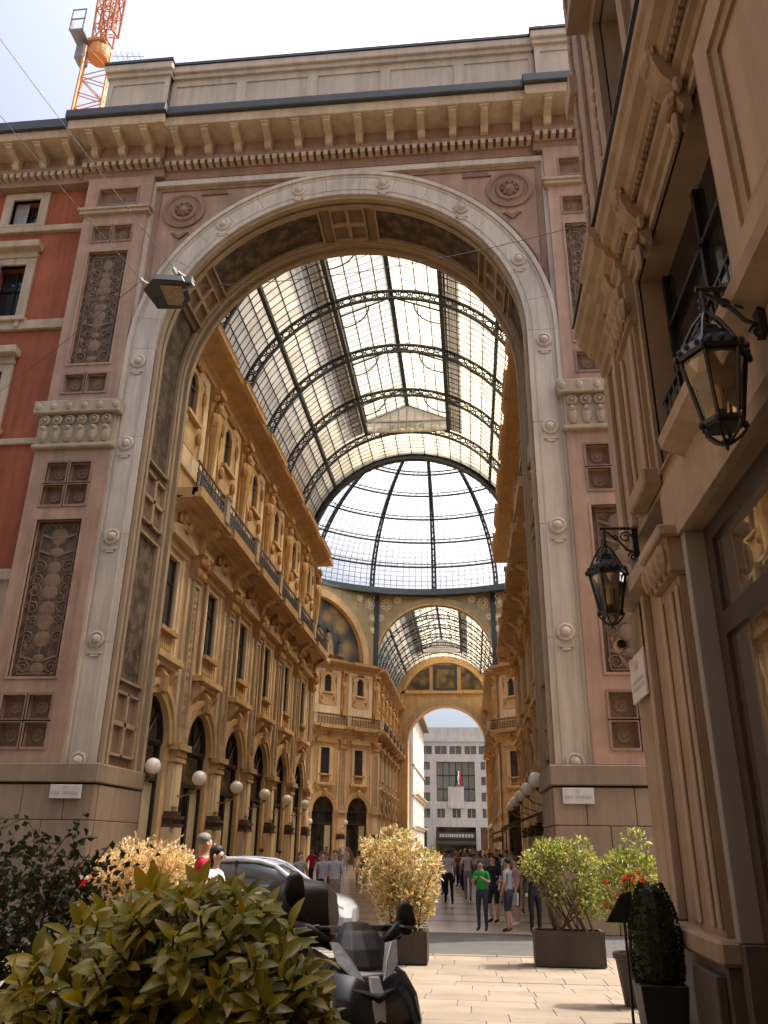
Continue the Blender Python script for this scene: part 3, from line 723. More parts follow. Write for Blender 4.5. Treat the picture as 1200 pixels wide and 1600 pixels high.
# entablature and balcony
w = MB(); w.prism([(0, 12.12), (.2, 12.12), (.2, 12.75), (.34, 12.8), (.34, 12.95), (.6, 13.1), (0, 13.1)], NZ, -HB, HB); en_ = part('entablature', w, M['gold'])
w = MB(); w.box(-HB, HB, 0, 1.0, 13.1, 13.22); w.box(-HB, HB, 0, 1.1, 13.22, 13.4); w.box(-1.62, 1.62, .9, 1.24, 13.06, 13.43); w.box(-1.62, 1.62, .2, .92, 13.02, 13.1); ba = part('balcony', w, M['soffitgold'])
w = MB(); w.prism([(0, 12.2), (.3, 12.25), (.42, 12.7), (.85, 12.95), (.9, 13.08), (0, 13.08)], NZ, -HB-.2, -HB+.2); part('console', w, M['gold'], ba, bevel=.015)
w = MB(); nn = 1.02
w.box(-HB, HB, nn-.03, nn+.03, 14.38, 14.44); w.box(-HB, HB, nn-.02, nn+.02, 13.5, 13.54); w.box(-HB, HB, nn-.02, nn+.02, 14.1, 14.14)
for k in range(12):
    u = -HB+.2+k*.4
    w.box(u-.015, u+.015, nn-.015, nn+.015, 13.4, 14.4)
    pts = [(u+.2+.15*math.cos(2*PI*i/8), nn, 13.82+.24*math.sin(2*PI*i/8)) for i in range(9)]; w.tube(pts, .022, 4)
    w.tube([(u+.05, nn, 13.55), (u+.35, nn, 14.1)], .016, 4); w.tube([(u+.35, nn, 13.55), (u+.05, nn, 14.1)], .016, 4)
part('railing', w, M['irondark'], ba)
w = MB(); w.box(-HB-.22, -HB+.22, nn-.16, nn+.14, 13.4, 14.4); w.box(-HB-.27, -HB+.27, nn-.2, nn+.18, 14.4, 14.5); part('railing_pedestal', w, M['greystone'], ba)
# upper storey
w = MB(); w.plate((-1.78, 1.78), (14.7, 19.35), [(-1.3, 1.3, 15.5, 18.95)], .1, -.02, UZ); up = part('cream_panel', w, M['cream'])
w = MB()
prof = []
for s in (1, -1):
    prof += [(s*u, z) for u, z in (((.62, 15.55), (1.05, 15.9), (1.05, 16.5), (1.28, 16.9), (1.05, 17.3), (1.05, 18.5), (1.25, 18.8), (.6, 18.95), (.35, 19.3)) if s == 1 else ((.35, 19.3), (.6, 18.95), (1.25, 18.8), (1.05, 18.5), (1.05, 17.3), (1.28, 16.9), (1.05, 16.5), (1.05, 15.9), (.62, 15.55)))]
ring_o = [(u, .1, z) for u, z in prof]; n_ = len(ring_o)
cz = 17.9
ring_i = []
for u, z in prof:
    ring_i.append((max(-.48, min(.48, u*.55)), .1, max(16.95, min(18.9, cz+(z-cz)*.62))))
for i in range(n_):
    j = (i+1) % n_
    w.quad(ring_o[i], ring_o[j], ring_i[j], ring_i[i])
    a, b = ring_o[i], ring_o[j]; w.quad((a[0], -.01, a[2]), (b[0], -.01, b[2]), b, a)
    a, b = ring_i[i], ring_i[j]; w.quad(a, b, (b[0], -.02, b[2]), (a[0], -.02, a[2]))
uw = part('upper_window', w, M['gold'], merge=True)
w = MB(); w.box(-.48, .48, -.08, -.07, 16.95, 18.9); part('pane', w, M['win_glass'], uw)
w = MB(); w.box(-.03, .03, -.07, -.03, 16.95, 18.9); w.box(-.48, .48, -.07, -.03, 18.2, 18.27); part('glazing_bar', w, M['darkframe'], uw)
w = MB(); w.box(-.75, .75, 0, .3, 16.72, 16.86); part('upper_sill', w, M['gold'], uw)
w = MB()
for k in range(5): w.ball((-.4+k*.2, .2, 19.15), .11, .1, .13, 6, 4)
for s in (-1, 1): w.ball((s*.85, .2, 16.3), .16, .12, .3, 6, 5); w.ball((s*1.1, .16, 18.2), .1, .1, .35, 6, 5)
part('window_ornament', w, M['golddeep'], uw); BAY[-1].append('stuff')
# herm pilaster of the upper storey
w = MB(); w.box(-HB-.42, -HB+.42, 0, .16, 14.5, 19.4); he = part('upper_pilaster', w, M['golddeep'])
w = MB(); w.lathe([(.14, 15.2), (.2, 16.2), (.3, 17.2), (.36, 17.7), (.3, 18.1), (.15, 18.3)], 8, (-HB, .2, 0)); w.ball((-HB, .36, 18.5), .17, .17, .23, 8, 6)
for s in (-1, 1): w.ball((-HB+s*.32, .3, 17.8), .14, .14, .3, 6, 5); w.ball((-HB+s*.3, .25, 18.9), .13, .2, .2, 6, 5)
w.box(-HB-.4, -HB+.4, 0, .5, 19.05, 19.3); w.box(-HB-.34, -HB+.34, 0, .45, 14.6, 15.2)
part('herm_figure', w, M['golddeep'], he, smooth=False)
# main cornice
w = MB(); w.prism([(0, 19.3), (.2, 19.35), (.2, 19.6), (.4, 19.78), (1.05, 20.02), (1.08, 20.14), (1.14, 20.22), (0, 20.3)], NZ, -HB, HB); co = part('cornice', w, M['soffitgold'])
w = MB(); w.prism([(1.0, 19.98), (1.2, 20.02), (1.22, 20.15), (1.28, 20.24), (1.0, 20.28)], NZ, -1.7, 1.7); part('cornice_break', w, M['gold'], co)

def clip_mesh(me, u0, keep_greater, extra=()):
    bm = bmesh.new(); bm.from_mesh(me)
    bmesh.ops.bisect_plane(bm, geom=bm.verts[:]+bm.edges[:]+bm.faces[:], plane_co=(u0, 0, 0), plane_no=(1, 0, 0), clear_inner=keep_greater, clear_outer=not keep_greater)
    eds = [e_ for e_ in bm.edges if e_.is_boundary and all(abs(v_.co.x-u0) < 1e-4 for v_ in e_.verts)]
    if eds: bmesh.ops.holes_fill(bm, edges=eds, sides=0)
    n = len(bm.faces); out = me.copy(); bm.to_mesh(out); bm.free()
    return out if n else None
CLIP = {}
def place_bay(par, T, clip=None, skip=()):
    obs = {}
    for i, (nm, me, p, *kd) in enumerate(BAY):
        if nm in skip or (p is not None and p not in obs): continue
        m_ = me
        if clip:
            key = (i, clip)
            if key not in CLIP: CLIP[key] = clip_mesh(me, clip[0], clip[1])
            m_ = CLIP[key]
            if m_ is None: continue
        obs[i] = inst(m_, nm, obs[p] if p is not None else par, T, kd[0] if kd else None)
def block(par, x0, x1, y0, y1, z0=0, z1=20.3, m='gold', name='end_wall'):
    MB().box(x0, x1, y0, y1, z0, z1).build(name, M[m], par)
def end_band(par, x0, x1, y0, y1):
    for nm, o, z0, z1, mm in (('balcony', 1.1, 13.1, 13.4, 'soffitgold'), ('cornice', 1.1, 20.0, 20.28, 'soffitgold'), ('entablature', .3, 12.2, 12.95, 'gold')):
        MB().box(x0-o, x1+o, y0-o, y1+o, z0, z1).build(nm, M[mm], par)

WL, WR = -10.3, 3.1
LW = thing('gallery_wing', 'ochre arcaded facade inside the gallery on the left with balcony and carved windows', 'building', (WL, 38, 0), 'arcaded gallery wings')
RW = thing('gallery_wing', 'ochre arcaded facade inside the gallery on the right, seen edge-on beside the arch', 'building', (WR, 38, 0), 'arcaded gallery wings')
for k in range(6):
    y = 26.0+4.75*k
    place_bay(LW, frame((WL, y, 0), 0.0), (1.1, False) if k == 0 else None)
    place_bay(RW, frame((WR, y, 0), PI), (-1.1, True) if k == 0 else None)
for wing, x0, x1 in ((LW, -22, WL-.55), (RW, WR+.55, 15)):
    MB().box(x0, x1, 24.85, 52.0, 0, 20.4).build('rear_mass', M['darkroom'], wing)
    MB().box(x0, x1-.1 if wing is LW else x1, 24.85, 52.0, 20.4, 20.5).build('roof', M['louvre'], wing)
# closing quarter where the wing meets the octagon
block(LW, WL-.5, WL+.16, 51.9, 52.4); end_band(LW, WL-.6, WL-.02, 51.4, 52.2)
block(RW, WR-.16, WR+.5, 51.9, 52.4); end_band(RW, WR+.02, WR+.6, 51.4, 52.2)
# far wings beyond the octagon
FL = thing('gallery_wing', 'ochre arcaded facade beyond the dome on the left, leading to the far arch', 'building', (WL, 104, 0), 'arcaded gallery wings')
FR = thing('gallery_wing', 'ochre arcaded facade beyond the dome on the right, leading to the far arch', 'building', (WR, 104, 0), 'arcaded gallery wings')
for k in range(6):
    y = 92.6+4.75*k
    place_bay(FL, frame((WL, y, 0), 0.0)); place_bay(FR, frame((WR, y, 0), PI))
for wing, x0, x1 in ((FL, -22, WL-.55), (FR, WR+.55, 15)):
    MB().box(x0, x1, 90.4, 119, 0, 20.4).build('rear_mass', M['darkroom'], wing)

# ---------------------------------------------------------------- octagon
OY0, OY1 = 52.1, 90.2
HO = (OY1-OY0)/2; OC = Vector(((WL+WR)/2, (OY0+OY1)/2, 0)); hw = (WR-WL)/2; dd = HO-hw
corners = [(WL, OY0), (WL-dd, OY0+dd), (WL-dd, OY1-dd), (WL, OY1), (WR, OY1), (WR+dd, OY1-dd), (WR+dd, OY0+dd), (WR, OY0)]
M['lunette'] = ornament('lunette_painting', (.10, .10, .10), (.40, .28, .12), .9, .8, .01)
M['spandgold'] = mat('gilded_spandrel', (.42, .34, .19), .6, .15, 1.2, .1, 20)
M['rosetteglass'] = mat('pale_rosette', (.80, .74, .56), .5, .05, 2, 0, streak=0)
seg_len = dd*math.sqrt(2); sc = seg_len/4/4.75
for (ia, ib, lab, view) in ((2, 3, 'ochre octagon facade with painted lunette under the dome, left of the far arch', True), (5, 4, 'ochre octagon facade under the dome, right of the far arch', True),
                      (0, 1, 'octagon facade under the dome turned away behind the left wing', False), (7, 6, 'octagon facade under the dome turned away behind the right wing', False)):
    a, b = Vector(corners[ia]), Vector(corners[ib]); mid = (a+b)/2; nrm = (OC.xy-mid).normalized(); ang = math.atan2(nrm.y, nrm.x)
    if not view: continue
    o = thing('octagon_facade', lab, 'building', (mid.x, mid.y, 0), 'corner facades of the octagon')
    d = (b-a).normalized()
    for k in range(4):
        c = a+d*(seg_len*(k+.5)/4)
        place_bay(o, frame((c.x, c.y, 0), ang) @ Matrix.Diagonal((sc, 1, 1, 1)))
    T = frame((mid.x, mid.y, 0), ang)
    MB().box(-seg_len/2, seg_len/2, -6, -.55, 0, 20.3).build('rear_mass', M['darkroom'], o, world=T)
    m = MB(); arch_zone(m, seg_len/2, 20.6, 28.7, 6.7, .05, -.8); sw = m.build('spandrel_wall', M['spandgold'], o, world=T)
    m = MB(); arc_ring(m, 6.7, 7.2, -.3, .35, 20.5, 28); arc_ring(m, 7.2, 7.6, -.3, .2, 20.5, 28); m.build('lunette_arch', M['gold'], sw, world=T)
    m = MB(); half_disc(m, 6.75, -.4, 20.5, 28); lu = m.build('lunette', M['lunette'], o, world=T)
    for u, z, h, s in ((-2.2, 20.9, 3.0, .7), (-.9, 20.9, 3.4, .8), (.6, 20.9, 2.8, .75), (2.0, 20.9, 2.3, .7), (-3.8, 20.9, 1.8, .6), (3.6, 20.9, 1.7, .6)):
        m = MB(); m.lathe([(s, z), (s*.8, z+h*.4), (s*.55, z+h*.75), (s*.3, z+h*.82)], 7, (u, -.3, 0)); m.ball((u, -.2, z+h*.95), .27, .2, .33, 7, 5); m.build('painted_figure', M['lunette'], lu, world=T)
    for s in (-1, 1):
        for (u, z, r) in ((7.6, 27.6, .75), (6.2, 28.0, .5), (8.0, 25.9, .5), (8.1, 24.6, .36)):
            m = MB()
            for k in range(8):
                pts = [(s*u+r*.62*math.cos(k*PI/4)+r*.3*math.cos(2*PI*i/7), .1, z+r*.62*math.sin(k*PI/4)+r*.3*math.sin(2*PI*i/7)) for i in range(8)]
                m.tube(pts, .06, 4)
            m.lathe([(r*.3, .06), (r*.3, .12), (.02, .14)], 8, (s*u, 0, z), 'y')
            m.build('rosette', M['rosetteglass'], sw, world=T)
# the gable wall over the far and near openings of the octagon
def crown_wall(y, ang, lab, depth):
    o = thing('crown_arch', lab, 'arch', (OC.x, y, 20), 'round arches carrying the dome')
    T = frame((OC.x, y, 0), ang)
    m = MB(); arch_zone(m, hw, 20.9, 28.7, 6.66, 0, -.7, 32); sw = m.build('spandrel_wall', M['spandgold'], o, world=T)
    m = MB(); arc_ring(m, 6.66, 6.85, -.5, .3, 20.9, 32); m.build('inner_moulding', M['gold'], o, world=T)
    m = MB(); arc_ring(m, 6.85, 7.5, -.3, .18, 20.9, 32); m.build('archivolt', M['spandgold'], o, world=T)
    for s in (-1, 1):
        m = MB(); m.box(s*hw-.28, s*hw+.28, .0, .4, 20.4, 29.0); m.build('corner_rib', M['iron'], o, world=T)
        for (u, z, r) in ((5.6, 27.7, .72), (4.3, 28.2, .42), (6.2, 26.1, .42)):
            m = MB()
            for k in range(8):
                pts = [(s*u+r*.62*math.cos(k*PI/4)+r*.3*math.cos(2*PI*i/7), .06, z+r*.62*math.sin(k*PI/4)+r*.3*math.sin(2*PI*i/7)) for i in range(8)]
                m.tube(pts, .06, 4)
            m.build('rosette', M['rosetteglass'], sw, world=T)
crown_wall(OY1, -PI/2, 'gilded round arch under the dome framing the far glass vault', 1)
no = thing('crown_arch', 'dark iron arch at the end of the near glass vault, before the dome', 'arch', (OC.x, OY0, 20), 'round arches carrying the dome')
T = frame((OC.x, OY0-.2, 0), -PI/2)
m = MB(); arch_zone(m, hw+.6, 20.6, 28.9, 7.05, -.1, -.6, 36); m.build('spandrel_wall', M['iron'], no, world=T)
m = MB(); arc_ring(m, 6.85, 7.06, 0, .28, 20.6, 40); arc_ring(m, 7.3, 7.55, 0, .28, 20.6, 40); arc_ring(m, 7.0, 7.4, -.1, .04, 20.6, 40); m.build('iron_rib', M['iron'], no, world=T)
m = MB()
for i in range(41):
    a = PI*i/40; m.box(-.05, .05, -.02, .2, 0, .3); 
    for q in range(len(m.v)-8, len(m.v)):
        x, y, z = m.v[q]; rr = 7.05+z; aa = a+x/7.1
        m.v[q] = (-rr*math.cos(aa), y, 20.6+rr*math.sin(aa))
m.build('lattice', M['iron'], no, world=T)
for ia, ib in ((1, 2), (5, 6)):       # unseen walls added across the open cross arms to keep sky light out
    x = corners[ia][0]; s = -1 if x < OC.x else 1
    tag(MB().box(min(x, x+s*.5), max(x, x+s*.5), OY0+dd, OY1-dd, 0, 28.8).build('light_block_wall', M['gold']), 'unseen ochre wall added to block sky light at the %s cross arm' % ('left' if s < 0 else 'right'), 'wall')
for ia, ib in ((0, 1), (7, 6)):  # near octagon faces, unseen: plain walls added to block light
    a, b = Vector(corners[ia]), Vector(corners[ib]); mid = (a+b)/2; nrm = (OC.xy-mid).normalized()
    T = frame((mid.x, mid.y, 0), math.atan2(nrm.y, nrm.x))
    tag(MB().box(-seg_len/2, seg_len/2, -.6, 0, 0, 28.8).build('octagon_light_block', M['gold'], world=T), 'unseen plain octagon wall added to block light behind the %s wing' % ('left' if ia == 0 else 'right'), 'wall')

# ---------------------------------------------------------------- glass dome
DR, DZ = 18.6, 29.2
DC = Vector((OC.x, OC.y, DZ))
dome = thing('glass_dome', 'great glass and iron dome over the crossing of the gallery', 'dome', (OC.x, OC.y, DZ))
def dp(az, el, r=DR): return (DC.x+r*math.cos(R(el))*math.sin(R(az)), DC.y+r*math.cos(R(el))*math.cos(R(az)), DZ+r*.634*math.sin(R(el)))
RINGS = [0, 13, 26, 38, 50, 61, 70, 78]
for k in range(16):
    az = k*22.5; m = MB()
    for o in (-.55, .55):
        m.tube([dp(az+o, e, DR-.12) for e in range(-2, 80, 4)], .13, 4)
    for e in range(0, 76, 3):
        m.tube([dp(az-.55, e, DR-.15), dp(az+.55, e+3, DR-.15)], .04, 4); m.tube([dp(az+.55, e, DR-.15), dp(az-.55, e+3, DR-.15)], .04, 4)
    m.build('rib', M['iron'], dome)
for e in RINGS[1:]:
    m = MB(); m.tube([dp(a*5, e, DR-.1) for a in range(73)], .13, 4); m.tube([dp(a*5, e+1.6, DR-.2) for a in range(73)], .07, 4)
    for a in range(0, 360, 3): m.tube([dp(a, e, DR-.1), dp(a+1.5, e+1.6, DR-.2)], .03, 3)
    m.build('ring', M['iron'], dome)
m = MB(); rs = []
for a in range(0, 361, 5):
    rs.append([(DC.x+r*math.sin(R(a)), DC.y+r*math.cos(R(a)), z) for r, z in ((DR-.5, 28.55), (DR+.4, 28.55), (DR+.4, 29.25), (DR-.3, 29.3))])
m.rings(rs, cap=False); m.build('base_ring', M['iron'], dome)
m = MB(); rs = []      # ceiling between the octagon walls and the round base ring
for a in range(0, 361, 5):
    ca = max(abs(math.cos(R(a))), abs(math.sin(R(a))), abs(math.cos(R(a-45))), abs(math.sin(R(a-45)))); ro = HO/ca+.6
    rs.append([(DC.x+r*math.sin(R(a)), DC.y+r*math.cos(R(a)), z) for r, z in ((DR-.2, 28.9), (max(ro, DR+.5), 28.75), (max(ro, DR+.5), 29.0), (DR-.2, 29.0))])
m.rings(rs, cap=False); m.build('ring_ceiling', M['spandgold'], dome)
bars = MB()
for k in range(16):
    for j in range(len(RINGS)-1):
        e0, e1 = RINGS[j], RINGS[j+1]; a0, a1 = k*22.5, (k+1)*22.5
        m = MB(); vs = [[dp(a0+(a1-a0)*p/4, e0+(e1-e0)*q/2) for p in range(5)] for q in range(3)]
        m.rings(vs, closed=False, cap=False); m.build('glass_panel', M['dglass'], dome)
        if 90 < (a0+a1)/2 < 270: continue
        nb = 10 if e0 < 45 else 6
        for i in range(1, nb): bars.tube([dp(a0+(a1-a0)*i/nb, e0, DR-.05), dp(a0+(a1-a0)*i/nb, e1, DR-.05)], .03, 3)
        for i in range(1, 5):
            e = e0+(e1-e0)*i/5; bars.tube([dp(a0+(a1-a0)*p/4, e, DR-.05) for p in range(5)], .03, 3)
bars.build('glazing_bars', M['iron'], dome, kind='stuff')
m = MB(); m.lathe([(3.9, 11.5), (3.9, 12.6), (2.4, 13.6), (.1, 14.0)], 16, DC, cap=False); m.build('cupola', M['iron'], dome)

# ---------------------------------------------------------------- glass vaults
VX, VZ, VR = -3.55, 20.4, 7.4
PAN = MB().add([(-.255, 0, -.37), (.255, 0, -.37), (.255, 0, .37), (-.255, 0, .37)], [(0, 1, 2, 3)]).mesh('glass_pane', M['vglass'])
def vp(el, y, r=VR): return (VX+r*math.cos(R(el)), y, VZ+r*math.sin(R(el)))
EL = 68.2
def vault(y0, y1, ylant, ribs, label, near):
    v = thing('glass_vault', label, 'glass roof', (VX, (y0+y1)/2, VZ), 'glass barrel vaults of the gallery')
    for yr in ribs:
        m = MB()
        for r, t in ((VR-.06, .07), (VR-.5, .07)):
            m.rings([[vp(e, yr-t, r-.05), vp(e, yr+t, r-.05), vp(e, yr+t, r+.05), vp(e, yr-t, r+.05)] for e in [180*i/60 for i in range(61)]])
        n = 38 if near else 24
        for i in range(n):
            e = 180*(i+.5)/n
            pts = [vp(e+1.75*math.cos(2*PI*q/8), yr, VR-.28+.15*math.sin(2*PI*q/8)) for q in range(9)]; m.tube(pts, .045, 4)
            m.tube([vp(180*i/n, yr, VR-.06), vp(180*i/n, yr, VR-.5)], .035, 4)
        m.build('rib', M['iron'], v)
    for e in (0, 42, EL, 180-EL, 138, 180):
        big = e in (42, 138); m = MB(); c = vp(e, 0, VR-.1)
        m.box(c[0]-(.09 if big else .11), c[0]+(.09 if big else .11), y0, y1 if big or e in (0, 180) else ylant, c[2]-.12, c[2]+.12); m.build('purlin', M['iron'], v)
    bars = MB(); NE = 11; NY = int(round((y1-y0)/.528)); dy = (y1-y0)/NY; da = EL/NE
    els = [i*da for i in range(NE+1)]
    lst = []
    for i in range(NY):
        y = y0+(i+.5)*dy
        for j in range(NE):
            for e in ((j+.5)*da, 180-(j+.5)*da): lst.append((y, e, EL/NE))
        if y > ylant:
            for j in range(6): lst.append((y, EL+(j+.5)*(180-2*EL)/6, (180-2*EL)/6))
    lst.sort(key=lambda q: (q[0] < 28, q[0]))
    rest = MB()
    for k, (y, e, da_) in enumerate(lst):
        if near and k < 300:
            s = VR*2*math.sin(R(da_/2))/.74
            p = vp(e, y)
            T = Matrix.Translation(p) @ Matrix.Rotation(R(90-e), 4, 'Y') @ Matrix(((0, 0, s, 0), (dy/.528, 0, 0, 0), (0, 1, 0, 0), (0, 0, 0, 1)))
            inst(PAN, 'glass_pane', v, T)
        else:
            a, b = e-da_*.49, e+da_*.49
            rest.quad(vp(a, y-dy*.48), vp(a, y+dy*.48), vp(b, y+dy*.48), vp(b, y-dy*.48))
    rest.build('glass_panes', M['vglass'], v, kind='stuff')
    for i in range(NY+1):
        y = y0+i*dy
        rngs = [(0, EL), (180-EL, 180)] if y < ylant else [(0, 180)]
        for a, b in rngs:
            n = 8 if b-a < 100 else 18
            bars.rings([[vp(a+(b-a)*q/n, y-.014, VR-.02), vp(a+(b-a)*q/n, y+.014, VR-.02), vp(a+(b-a)*q/n, y+.014, VR+.02), vp(a+(b-a)*q/n, y-.014, VR+.02)] for q in range(n+1)])
    for e in els+[180-x for x in els]:
        c = vp(e, 0); bars.box(c[0]-.025, c[0]+.025, y0, y1, c[2]-.025, c[2]+.025)
    for j in range(1, 6):
        c = vp(EL+j*(180-2*EL)/6, 0); bars.box(c[0]-.025, c[0]+.025, ylant, y1, c[2]-.025, c[2]+.025)
    bars.build('glazing_bars', M['iron'], v, kind='stuff')
    # walkways beside the ridge lantern, on top of the glass
    for s in (-1, 1):
        m = MB(); xs = sorted((VX+s*2.85, VX+s*3.9)); z = VZ+VR*math.sin(math.acos(3.1/VR))+.15
        
        for k in range(5): MB().box(xs[0]+k*.2, xs[0]+k*.2+.155, y0, ylant, z, z+.05).build('walkway_plank', M['louvre'], v)
    # ridge lantern
    zl = VZ+VR*math.sin(R(EL)); xl = VR*math.cos(R(EL))
    la = MB()
    for s in (-1, 1):
        la.box(VX+s*xl-.06, VX+s*xl+.06, y0, ylant, zl-.05, zl+.12); la.box(VX+s*xl-.06, VX+s*xl+.06, y0, ylant, zl+.75, zl+.88)
    la.box(VX-.12, VX+.12, y0, ylant, zl+1.9, zl+2.1)
    la = la.build('lantern', M['iron'], v)
    for s in (-1, 1):
        g = MB(); n = int((ylant-y0)/.528)
        for i in range(n):
            a = y0+i*.528; b = a+.5
            for j in range(4):
                q0, q1 = j/4+.01, (j+1)/4-.01
                f = lambda q: (VX+s*xl*(1-q), zl+.85+1.15*q)
                p, r_ = f(q0), f(q1); g.quad((p[0], a, p[1]), (p[0], b, p[1]), (r_[0], b, r_[1]), (r_[0], a, r_[1]))
            g.quad((VX+s*xl, a, zl+.12), (VX+s*xl, b, zl+.12), (VX+s*xl, b, zl+.75), (VX+s*xl, a, zl+.75))
        g.build('lantern_panes', M['lglass'], la, kind='stuff')
        b = MB()
        for j in range(1, 4):
            q = j/4; b.box(VX+s*xl*(1-q)-.025, VX+s*xl*(1-q)+.025, y0, ylant, zl+.83+1.15*q, zl+.88+1.15*q)
        for i in range(n+1):
            a = y0+i*.528; b.tube([(VX+s*xl, a, zl+.84), (VX, a, zl+1.98)], .02, 3)
        b.build('lantern_bars', M['iron'], la, kind='stuff')
    yy = ribs[0]-2.375
    while yy < ylant+.1:
        if yy > y0:
            m = MB()
            for s in (-1, 1):
                m.tube([(VX+s*xl, yy, zl+.8), (VX, yy, zl+1.9)], .06, 4)
                m.tube([(VX+s*xl, yy, zl-.1), (VX+s*xl, yy, zl+.85)], .07, 4)
                m.tube([(VX+s*(xl-1.55*math.sin(R(a))), yy, zl+1.45-1.4*math.cos(R(a))) for a in range(0, 91, 15)], .045, 4)
            m.ball((VX, yy, zl+1.75), .2, .2, .12, 8, 4)
            m.build('lantern_truss', M['iron'], la)
        yy += 4.75 if not near else 2.375*2
    m = MB(); m.add([(VX-xl, ylant, zl+.85), (VX+xl, ylant, zl+.85), (VX, ylant, zl+1.98)], [(0, 1, 2)]); m.quad((VX-xl, ylant, zl+.1), (VX+xl, ylant, zl+.1), (VX+xl, ylant, zl+.75), (VX-xl, ylant, zl+.75)); m.build('gable_glass', M['lglass'], la)
    m = MB(); m.box(VX-xl, VX+xl, ylant-.05, ylant+.05, zl+.73, zl+.86); m.box(VX-xl, VX+xl, ylant-.05, ylant+.05, zl-.05, zl+.1); m.tube([(VX-xl, ylant, zl+.85), (VX, ylant, zl+2.0), (VX+xl, ylant, zl+.85)], .06, 4)
    for k in range(1, 10):
        x = VX-xl+2*xl*k/10; m.box(x-.02, x+.02, ylant-.03, ylant+.03, zl+.1, zl+.75)
        m.box(x-.02, x+.02, ylant-.03, ylant+.03, zl+.85, zl+.85+1.13*(1-abs(x-VX)/xl))
    m.build('gable_frame', M['white'], la)
vault(24.85, 51.6, 47.2, [28.37+4.75*k for k in range(5)], 'near glass barrel vault with ridge lantern between the arch and the dome', True)
vault(90.4, 118.5, 113.5, [92.6+2.375+4.75*k for k in range(5)], 'small far glass barrel vault seen beneath the dome', False)

# ---------------------------------------------------------------- far arch and what stands beyond
fa = thing('far_arch', 'plain ochre end arch at the far end of the gallery with lunette panels', 'arch', (-3.5, 118.5, 0))
FCX, FZS, FRAD = -3.3, 15.2, 5.5
T = frame((FCX, 118.5, 0), -PI/2)
m = MB(); arch_zone(m, 7.3, FZS, 28.2, FRAD, 0, -3.0, 32); m.box(-7.3, -FRAD, -3, 0, 0, FZS); m.box(FRAD, 7.3, -3, 0, 0, FZS); m.build('wall', M['gold'], fa, world=T)
m = MB(); arc_ring(m, FRAD, FRAD+.9, 0, .14, FZS, 28); m.build('archivolt', M['greystone'], fa, world=T)
m = MB(); m.box(-7.2, 7.2, 0, .3, 22.3, 22.7); m.build('string_course', M['gold'], fa, world=T)
m = MB(); arc_ring(m, 6.2, 6.7, 0, .3, 20.6, 28); m.build('lunette_arch', M['gold'], fa, world=T)
M['painted'] = ornament('painted_lunette_panel', (.09, .08, .06), (.30, .20, .10), 1.4, .8, .01)
m = MB(); m.box(-1.5, 1.5, 0, .12, 22.9, 26.2); m.build('centre_panel', M['painted'], fa, world=T)
m = MB(); m.plate((-1.75, 1.75), (22.7, 26.45), [(-1.35, 1.35, 23.1, 26.0)], .22, .1, UZ); m.build('panel_frame', M['iron'], fa, world=T)
for s in (-1, 1):
    m = MB(); m.prism([(s*2.3, 22.9), (s*5.6, 22.9), (s*4.9, 24.2), (s*3.6, 25.6), (s*2.3, 26.1)], UZ, 0, .08); m.build('side_panel', M['painted'], fa, world=T)
M['officestone'] = mat('pale_office_stone', (.50, .47, .44), .8, .08, .4, .05, 10)
M['officeglass'] = glassy('office_glass', (.10, .115, .115), .12, .6)
M['officepale'] = glassy('pale_office_glass', (.17, .18, .17), .15, .6)
of = thing('office_block', 'pale grey stone office block with tall central glazing seen through the far arch', 'building', (-3, 170, 0))
win = []
for x0, x1 in ((-13.2, -10.9), (-10.2, -7.7), (-7.05, -4.65), (-4.1, -1.7), (-1.05, 1.3), (1.8, 4.2), (4.8, 7.1), (7.8, 10.1)): win.append((x0, x1, 19.05, 20.65))
side = []
for x0, x1 in ((-12.6, -11.0), (-10, -8.1), (2.1, 4.0), (4.9, 6.5)):
    for z0, z1 in ((16.05, 17.6), (13.1, 14.7), (10.05, 11.7)): side.append((x0, x1, z0, z1))
for x0, x1 in ((-12.6, -11.0), (-9.8, -8.1), (-6.75, -5.2), (-3.7, -2.1), (-.75, .85), (2.2, 3.7), (5, 6.5)): side.append((x0, x1, 7.0, 8.7))
bigw = [(-6.8, -.0+.9, 10.0, 17.6)]; gr = [(-12.5, -8.8, .3, 5.3), (-7.0, .8, .3, 5.3), (1.7, 7, .3, 5.3)]
MB().plate((-18, 12), (0, 21.5), win+side+bigw+gr, 170, 170.6, XZ).build('wall', M['officestone'], of)
MB().box(-18, 12, 171.2, 190, 0, 21.5).build('body', M['officestone'], of)
MB().box(-18, 12, 169.8, 190, 21.5, 22.0).build('string_course', M['officestone'], of)
MB().box(-18, 12, 170.4, 189, 22.0, 24.4).build('parapet', M['officestone'], of)
for h in win+side:
    wd = MB().box(h[0], h[1], 170.5, 170.55, h[2], h[3]).build('window', M['officeglass'], of)
    MB().box((h[0]+h[1])/2-.05, (h[0]+h[1])/2+.05, 170.44, 170.5, h[2], h[3]).build('glazing_bar', M['officestone'], wd)
h = bigw[0]; wd = MB().box(h[0], h[1], 170.9, 170.95, h[2], h[3]).build('tall_window', M['officepale'], of)
m = MB()
for k in range(1, 6): m.box(h[0]+k*1.28-.06, h[0]+k*1.28+.06, 170.8, 170.9, h[2], h[3])
for z in (12.4, 15.0): m.box(h[0], h[1], 170.8, 170.89, z-.08, z+.08)
m.build('glazing_bar', M['darkframe'], wd)
MB().box(-4.5, -1.4, 169.6, 170.9, 8.75, 12.8).build('balcony_block', M['officestone'], of)
for h in gr:
    MB().box(h[0], h[1], 171.0, 171.05, h[2], h[3]).build('shop_window', M['black_glass'], of)
M['signband'] = mat('dark_shop_fascia', (.03, .04, .04), .5, .2, 2, 0, streak=0)
